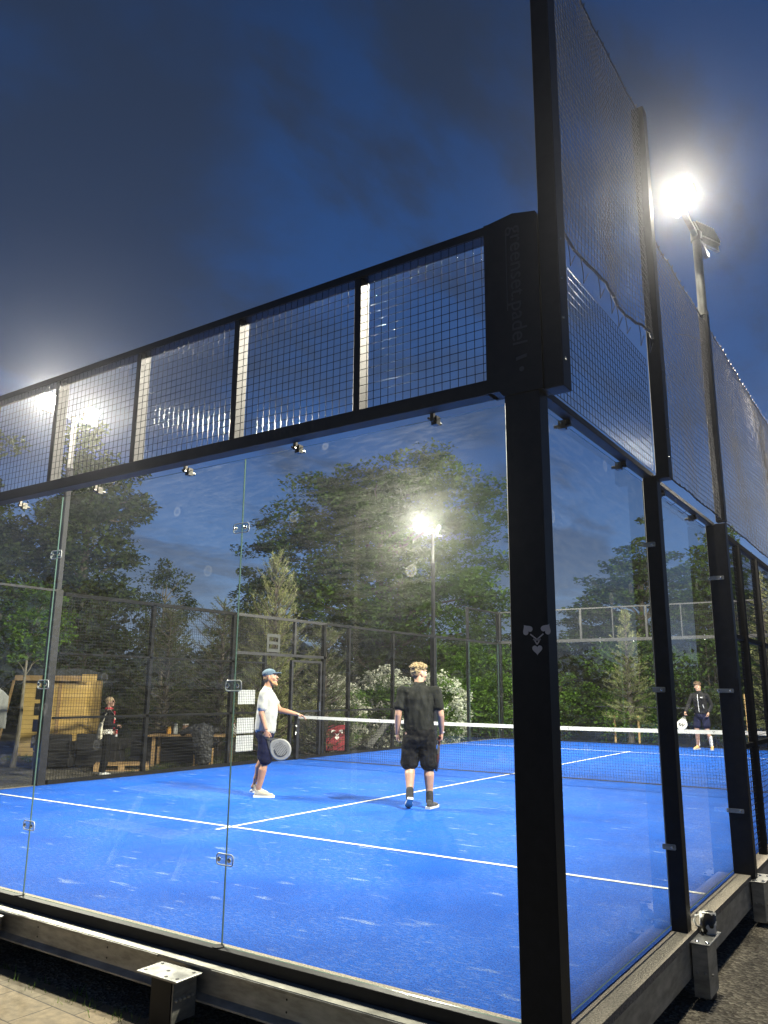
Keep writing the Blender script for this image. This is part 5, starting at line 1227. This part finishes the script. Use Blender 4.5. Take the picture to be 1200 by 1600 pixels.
# --- spectator beyond the left fence ---------------------------------------------------------
ps = thing('person', 'blonde woman in black jacket and red scarf with cream shoulder bag, standing behind the mesh', 'person', (-13.42, 7.72, G0), R(-28))
hp, T_, Rm = head_parts((.0, .03, 1.545), R(-30), R(0), .92)
rS, rE, rW = (.165, 0, 1.34), (.215, -.02, 1.08), (.14, .19, 1.05)
lS, lE, lW = (-.165, 0, 1.34), (-.215, .02, 1.09), (-.24, .16, .90)
body = [('t', [(0, 0, .84), (0, 0, 1.0), (0, 0, 1.12), (0, 0, 1.28), (0, 0, 1.36)], [(.150, .11), (.125, .10), (.130, .10), (.150, .11), (.135, .075)], (0, 1, 0)), ('t', [(0, -.005, 1.36), (0, .015, 1.50)], [.055, .046])]+hp+legs((.08, 0, .86), (.07, .03, .47), (.07, -.02, .09), (-.08, 0, .86), (-.10, .02, .47), (-.13, -.03, .09), .92)
body += [('t', [rS, rE], [.045, .036]), ('t', [rE, rW], [.036, .023])]+hand(rW, (-.6, .6, 0), (0, .2, -1), .6, .9, 1)+[('t', [lS, lE], [.045, .036]), ('t', [lE, lW], [.036, .023])]+hand(lW, (-.0, .7, -.4), (1, 0, -.2), 1.0, .9, -1)
skin('body', body, SKINP, ps, .0075, 1)
skin('jacket', [('t', [(0, 0, .98), (0, .0, 1.10), (0, 0, 1.26), (0, 0, 1.345), (0, 0, 1.40)], [(.158, .128), (.155, .125), (.168, .128), (.155, .095), (.07, .065)], (0, 1, 0)), *sleeve((.09, 0, 1.33), rS, rE, 1.0, .056), ('t', [rE, Vector(rE).lerp(Vector(rW), .85)], [.052, .040]), *sleeve((-.09, 0, 1.33), lS, lE, 1.0, .056), ('t', [lE, Vector(lE).lerp(Vector(lW), .85)], [.052, .040])], JK, ps, .009, 1, .007, (9, 9, 6), 9)
m = MB(); m.tube([(.0, .125, 1.35), (-.01, .142, 1.22), (-.02, .138, 1.08), (-.03, .14, .97)], [.018, .014, .02, .035], 8); m.tube([(.06*math.cos(a), .01+.07*math.sin(a), 1.405) for a in np.linspace(0, 2*math.pi, 16)], .022, 7, cap=False); m.build('scarf', mat('red_scarf', (.50, .03, .05), .8), ps, world=False)
def plaid():
    mm = mat('plaid_cloth', (.6, .6, .58), .85); t = mm.node_tree; b = t.nodes['Principled BSDF']; tcd = N(t, 'ShaderNodeTexCoord')
    br = N(t, 'ShaderNodeTexChecker', Scale=28.0); br.inputs[1].default_value = (.72, .71, .66, 1); br.inputs[2].default_value = (.22, .20, .19, 1); L(t, tcd.outputs['Object'], br.inputs[0]); L(t, br.outputs[0], b.inputs['Base Color']); return mm
skin('shirt_hem', [('t', [(0, 0, 1.0), (0, 0, .88)], [(.150, .120), (.165, .135)], (0, 1, 0))], plaid(), ps, .009, 1, .006)
skin('trousers', [('t', [(0, 0, .92), (0, 0, .84)], [(.145, .115), (.15, .125)], (0, 1, 0)), ('t', [(.08, 0, .86), (.07, .03, .47), (.07, -.02, .10)], [.088, .068, .054]), ('t', [(-.08, 0, .86), (-.10, .02, .47), (-.13, -.03, .10)], [.088, .068, .054]), ('t', [(.07, .02, .40), (.07, -.01, .26)], [.065, .060]), ('t', [(-.105, .01, .40), (-.12, -.015, .26)], [.065, .060])], BSH, ps, .009, 1, .004)
shoe(ps, (.07, -.08, 0), (.085, .16, 0), upper=WS, solem=SOLE); shoe(ps, (-.13, -.09, 0), (-.15, .15, 0), upper=WS, solem=SOLE)
skin('hair', [('e', T_(0, -.022, .045), (.078, .092, .072), Rm), ('e', T_(0, -.10, .035), (.045, .040, .042), Rm), ('e', T_(0, -.05, -.01), (.072, .05, .06), Rm)], nmat('fair_hair', (.32, .22, .12), (.50, .38, .22), 40, .7), ps, .007, 1, .005, (40, 40, 20))
m = MB()
for sx in (-1, 1): m.ell(T_(sx*.032, .088, .012), (.026, .008, .018), 10, Rm)
m.bar(T_(-.07, .07, .02), T_(.07, .07, .02), .006, .006); m.build('sunglasses', mat('dark_lens', (.01, .01, .01), .1), ps, world=False)
tb = thing('tote_bag', 'cream cloth shoulder bag hanging at the spectator\'s back', 'bag')
tb.matrix_world = loc_m(ps) @ Matrix.Translation((.17, -.17, .80))
CANV = nmat('cream_canvas', (.50, .46, .36), (.62, .58, .47), 8, .9)
skin('bag_body', [('t', [(0, 0, .0), (0, 0, .16), (0, .02, .30)], [(.15, .055), (.14, .05), (.09, .03)], (0, 1, 0))], CANV, tb, .009, 2, .012, (12, 12, 8))
m = MB(); m.tube([(0.06, .03, .30), (.01, .09, .48), (-.02, .17, .585), (-.03, .27, .50), (-.0, .30, .38)], [(.02, .006)]*5, 6); m.build('strap', CANV, tb, world=False)
cu_ = thing('drink_can', 'red and white can held in the spectator\'s hand', 'can'); cu_.matrix_world = loc_m(ps) @ Matrix.Translation((-.245, .245, .80))
m = MB(); m.tube([(0, 0, .05), (0, 0, .145)], .031, 14); m.build('can_body', mat('red_can', (.5, .03, .04), .3, .3), cu_, world=False)
m = MB(); m.tube([(0, 0, -.0), (0, 0, .049)], .030, 14); m.tube([(0, 0, .146), (0, 0, .152)], .028, 14); m.build('can_band', mat('white_can', (.7, .7, .7), .3, .3), cu_, world=False)

# coat draped over a chair back by the table
ch = thing('wooden_chair', 'chair hidden beneath the black padded coat at the table', 'chair', (-12.95, 10.15, G0), R(35))
m = MB(); m.box(-.20, -.2, .43, .20, .2, .46); m.build('seat', ROUGHWOOD, ch, world=False)
for sx in (-.18, .18):
    for sy in (-.18, .18):
        m = MB(); m.box(sx-.018, sy-.018, 0, sx+.018, sy+.018, .43 if sy > 0 else .88); m.build('leg', ROUGHWOOD, ch, world=False)
m = MB(); m.box(-.162, -.19, .74, .162, -.165, .87); m.build('backrest', ROUGHWOOD, ch, world=False)
co_ = thing('draped_coat', 'black padded coat slung over the chair at the wooden table', 'coat', (-12.95, 10.15, G0), R(35))
skin('coat_shell', [('t', [(-.25, -.20, .92), (0, -.20, .95), (.28, -.18, .88)], [.09, .11, .08]), ('t', [(0, -.26, .88), (0.03, -.28, .5), (.05, -.26, .16)], [(.27, .08), (.22, .09), (.18, .07)], (0, 1, 0)), ('t', [(-.25, -.2, .92), (-.42, -.18, .86), (-.5, -.15, .80)], [.09, .07, .05]), ('t', [(0, -.12, .88), (0, -.1, .6)], [(.24, .05), (.2, .05)], (0, 1, 0))],
     nmat('black_padded_fabric', (.014, .015, .018), (.04, .042, .048), 14, .55), co_, .012, 1, .022, (14, 14, 16), 4)

# picnic bench outside the near wall: seen only as a pale reflection in the glass
t = thing('picnic_bench', 'pale slatted picnic bench mirrored faintly in the near glass wall', 'bench', (-5.3, -2.75, G0+.03), R(4))
PALEW = nmat('pale_painted_slats', (.62, .62, .60), (.74, .74, .72), 10, .6)
for k in range(5):
    m = MB(); m.box(-.75, -.36+k*.15, .72, .75, -.36+k*.15+.12, .75); m.build('table_slat', PALEW, t, world=False)
for s in (-1, 1):
    m = MB(); m.box(-.75, s*.70-.13, .42, .75, s*.70+.13, .45); m.build('seat', PALEW, t, world=False)
    for q in (-1, 1):
        m = MB(); m.bar((s*.55, q*.25, .72), (s*.55, q*.62, 0), .06, .05); m.build('leg', PALEW, t, world=False)
    m = MB(); m.box(s*.55-.03, -.78, .36, s*.55+.03, .78, .42); m.build('cross_bar', PALEW, t, world=False)
t = thing('slim_post', 'slim pale post outside the court, mirrored upright in the near glass wall', 'post', (-5.52, -6.03, G0))
m = MB(); m.tube([(0, 0, 0), (0, 0, 4.4)], .045, 10); m.tube([(0, 0, 4.4), (0, 0, 4.44)], .055, 10); m.tube([(0, 0, .03), (0, 0, .05)], .11, 12); m.build('post_shaft', mat('pale_post', (.6, .6, .56), .6), t, world=False)
# folding chairs beyond the gate
def fold_chair(label, loc, rz, cloth, emb=None, arms=False):
    t = thing('folding_chair', label, 'chair', loc, rz, 'folding chairs beyond the fence')
    fr_ = FARMET
    for s in (-1, 1):
        m = MB(); m.bar((s*.285, -.28, 0), (s*.285, .25, 1.02), .025, .025); m.build('side_rail', fr_, t, world=False)
        m = MB(); m.bar((s*.21, .28, 0), (s*.21, -.25, .45), .022, .022); m.build('leg', fr_, t, world=False)
    n_s = 12; vs = []
    for i in range(n_s+1):
        u = i/n_s
        for x in (-.27, .27): vs.append((x, -.25+.5*u-.06*math.sin(math.pi*u), .36+.60*u-.06*math.sin(math.pi*u)))
    m = MB(); m.add(vs, [(2*i, 2*i+1, 2*i+3, 2*i+2) for i in range(n_s)]); o = m.build('cloth_sling', cloth, t, world=False); sm_ = o.modifiers.new('th', 'SOLIDIFY'); sm_.thickness = .006
    if emb:
        m = MB(); dv = Vector((0, .5, .60)).normalized(); nn_ = Vector((0, -.6, .5)).normalized(); emblem(m, Vector((0, .04, .70))+nn_*.045, (1, 0, 0), dv, nn_*.004, .17); m.build('emblem', emb, t, world=False)
    return t
fold_chair('red folding chair with white three heart emblem seen through the net', (-11.2, 13.05, G0), R(37), nmat('red_canvas', (.19, .010, .016), (.26, .02, .028), 6, .8), mat('white_emblem', (.75, .73, .70), .6))
fold_chair('pale grey folding chair right of the red one', (-10.95, 14.5, G0), R(-38), nmat('grey_canvas_seat', (.26, .26, .25), (.36, .36, .35), 6, .8))
# enamel mug standing on the outrigger plate
mg = thing('mug', 'white and black patterned mug standing on the steel outrigger plate', 'mug', (.165, 2.13, -.0295))
m = MB(); prof = [(.036, 0), (.038, .004), (.041, .02), (.042, .095), (.040, .097), (.038, .094), (.037, .008)]; m.tube([(0, 0, z_) for _, z_ in prof], [q for q, _ in prof], 20)
mg.scale = (1.25, 1.25, 1.3)
MUG = nmat('cow_patterned_mug', (.02, .018, .015), (.68, .66, .60), 22, .25, detail=1, stops=(.50, .53)); m.build('mug_body', MUG, mg, world=False, smooth=True)
m = MB(); m.tube([(-.040+.0, -.0-0, .078), (-.062, -.004, .074), (-.068, -.006, .050), (-.058, -.004, .028), (-.040, 0, .022)], .006, 8); m.build('mug_handle', WHITE, mg, world=False, smooth=True)
# haze volume added to give the lamps a lens-bloom halo
HAZE = 1
if HAZE:
    m = MB(); m.box(-460, -60, G0-1, 260, 520, 46); hz_ = bpy.data.materials.new('lamp_glow_haze'); hz_.use_nodes = True; t = hz_.node_tree; t.nodes.clear()
    pv = N(t, 'ShaderNodeVolumePrincipled', Density=.00068, Anisotropy=.92); pv.inputs['Color'].default_value = (.9, .92, 1, 1)
    o = N(t, 'ShaderNodeOutputMaterial'); L(t, pv.outputs[0], o.inputs['Volume'])
    tag(m.build('haze', hz_), 'faint haze added to imitate the lens glow around the floodlights', 'haze', kind='stuff')
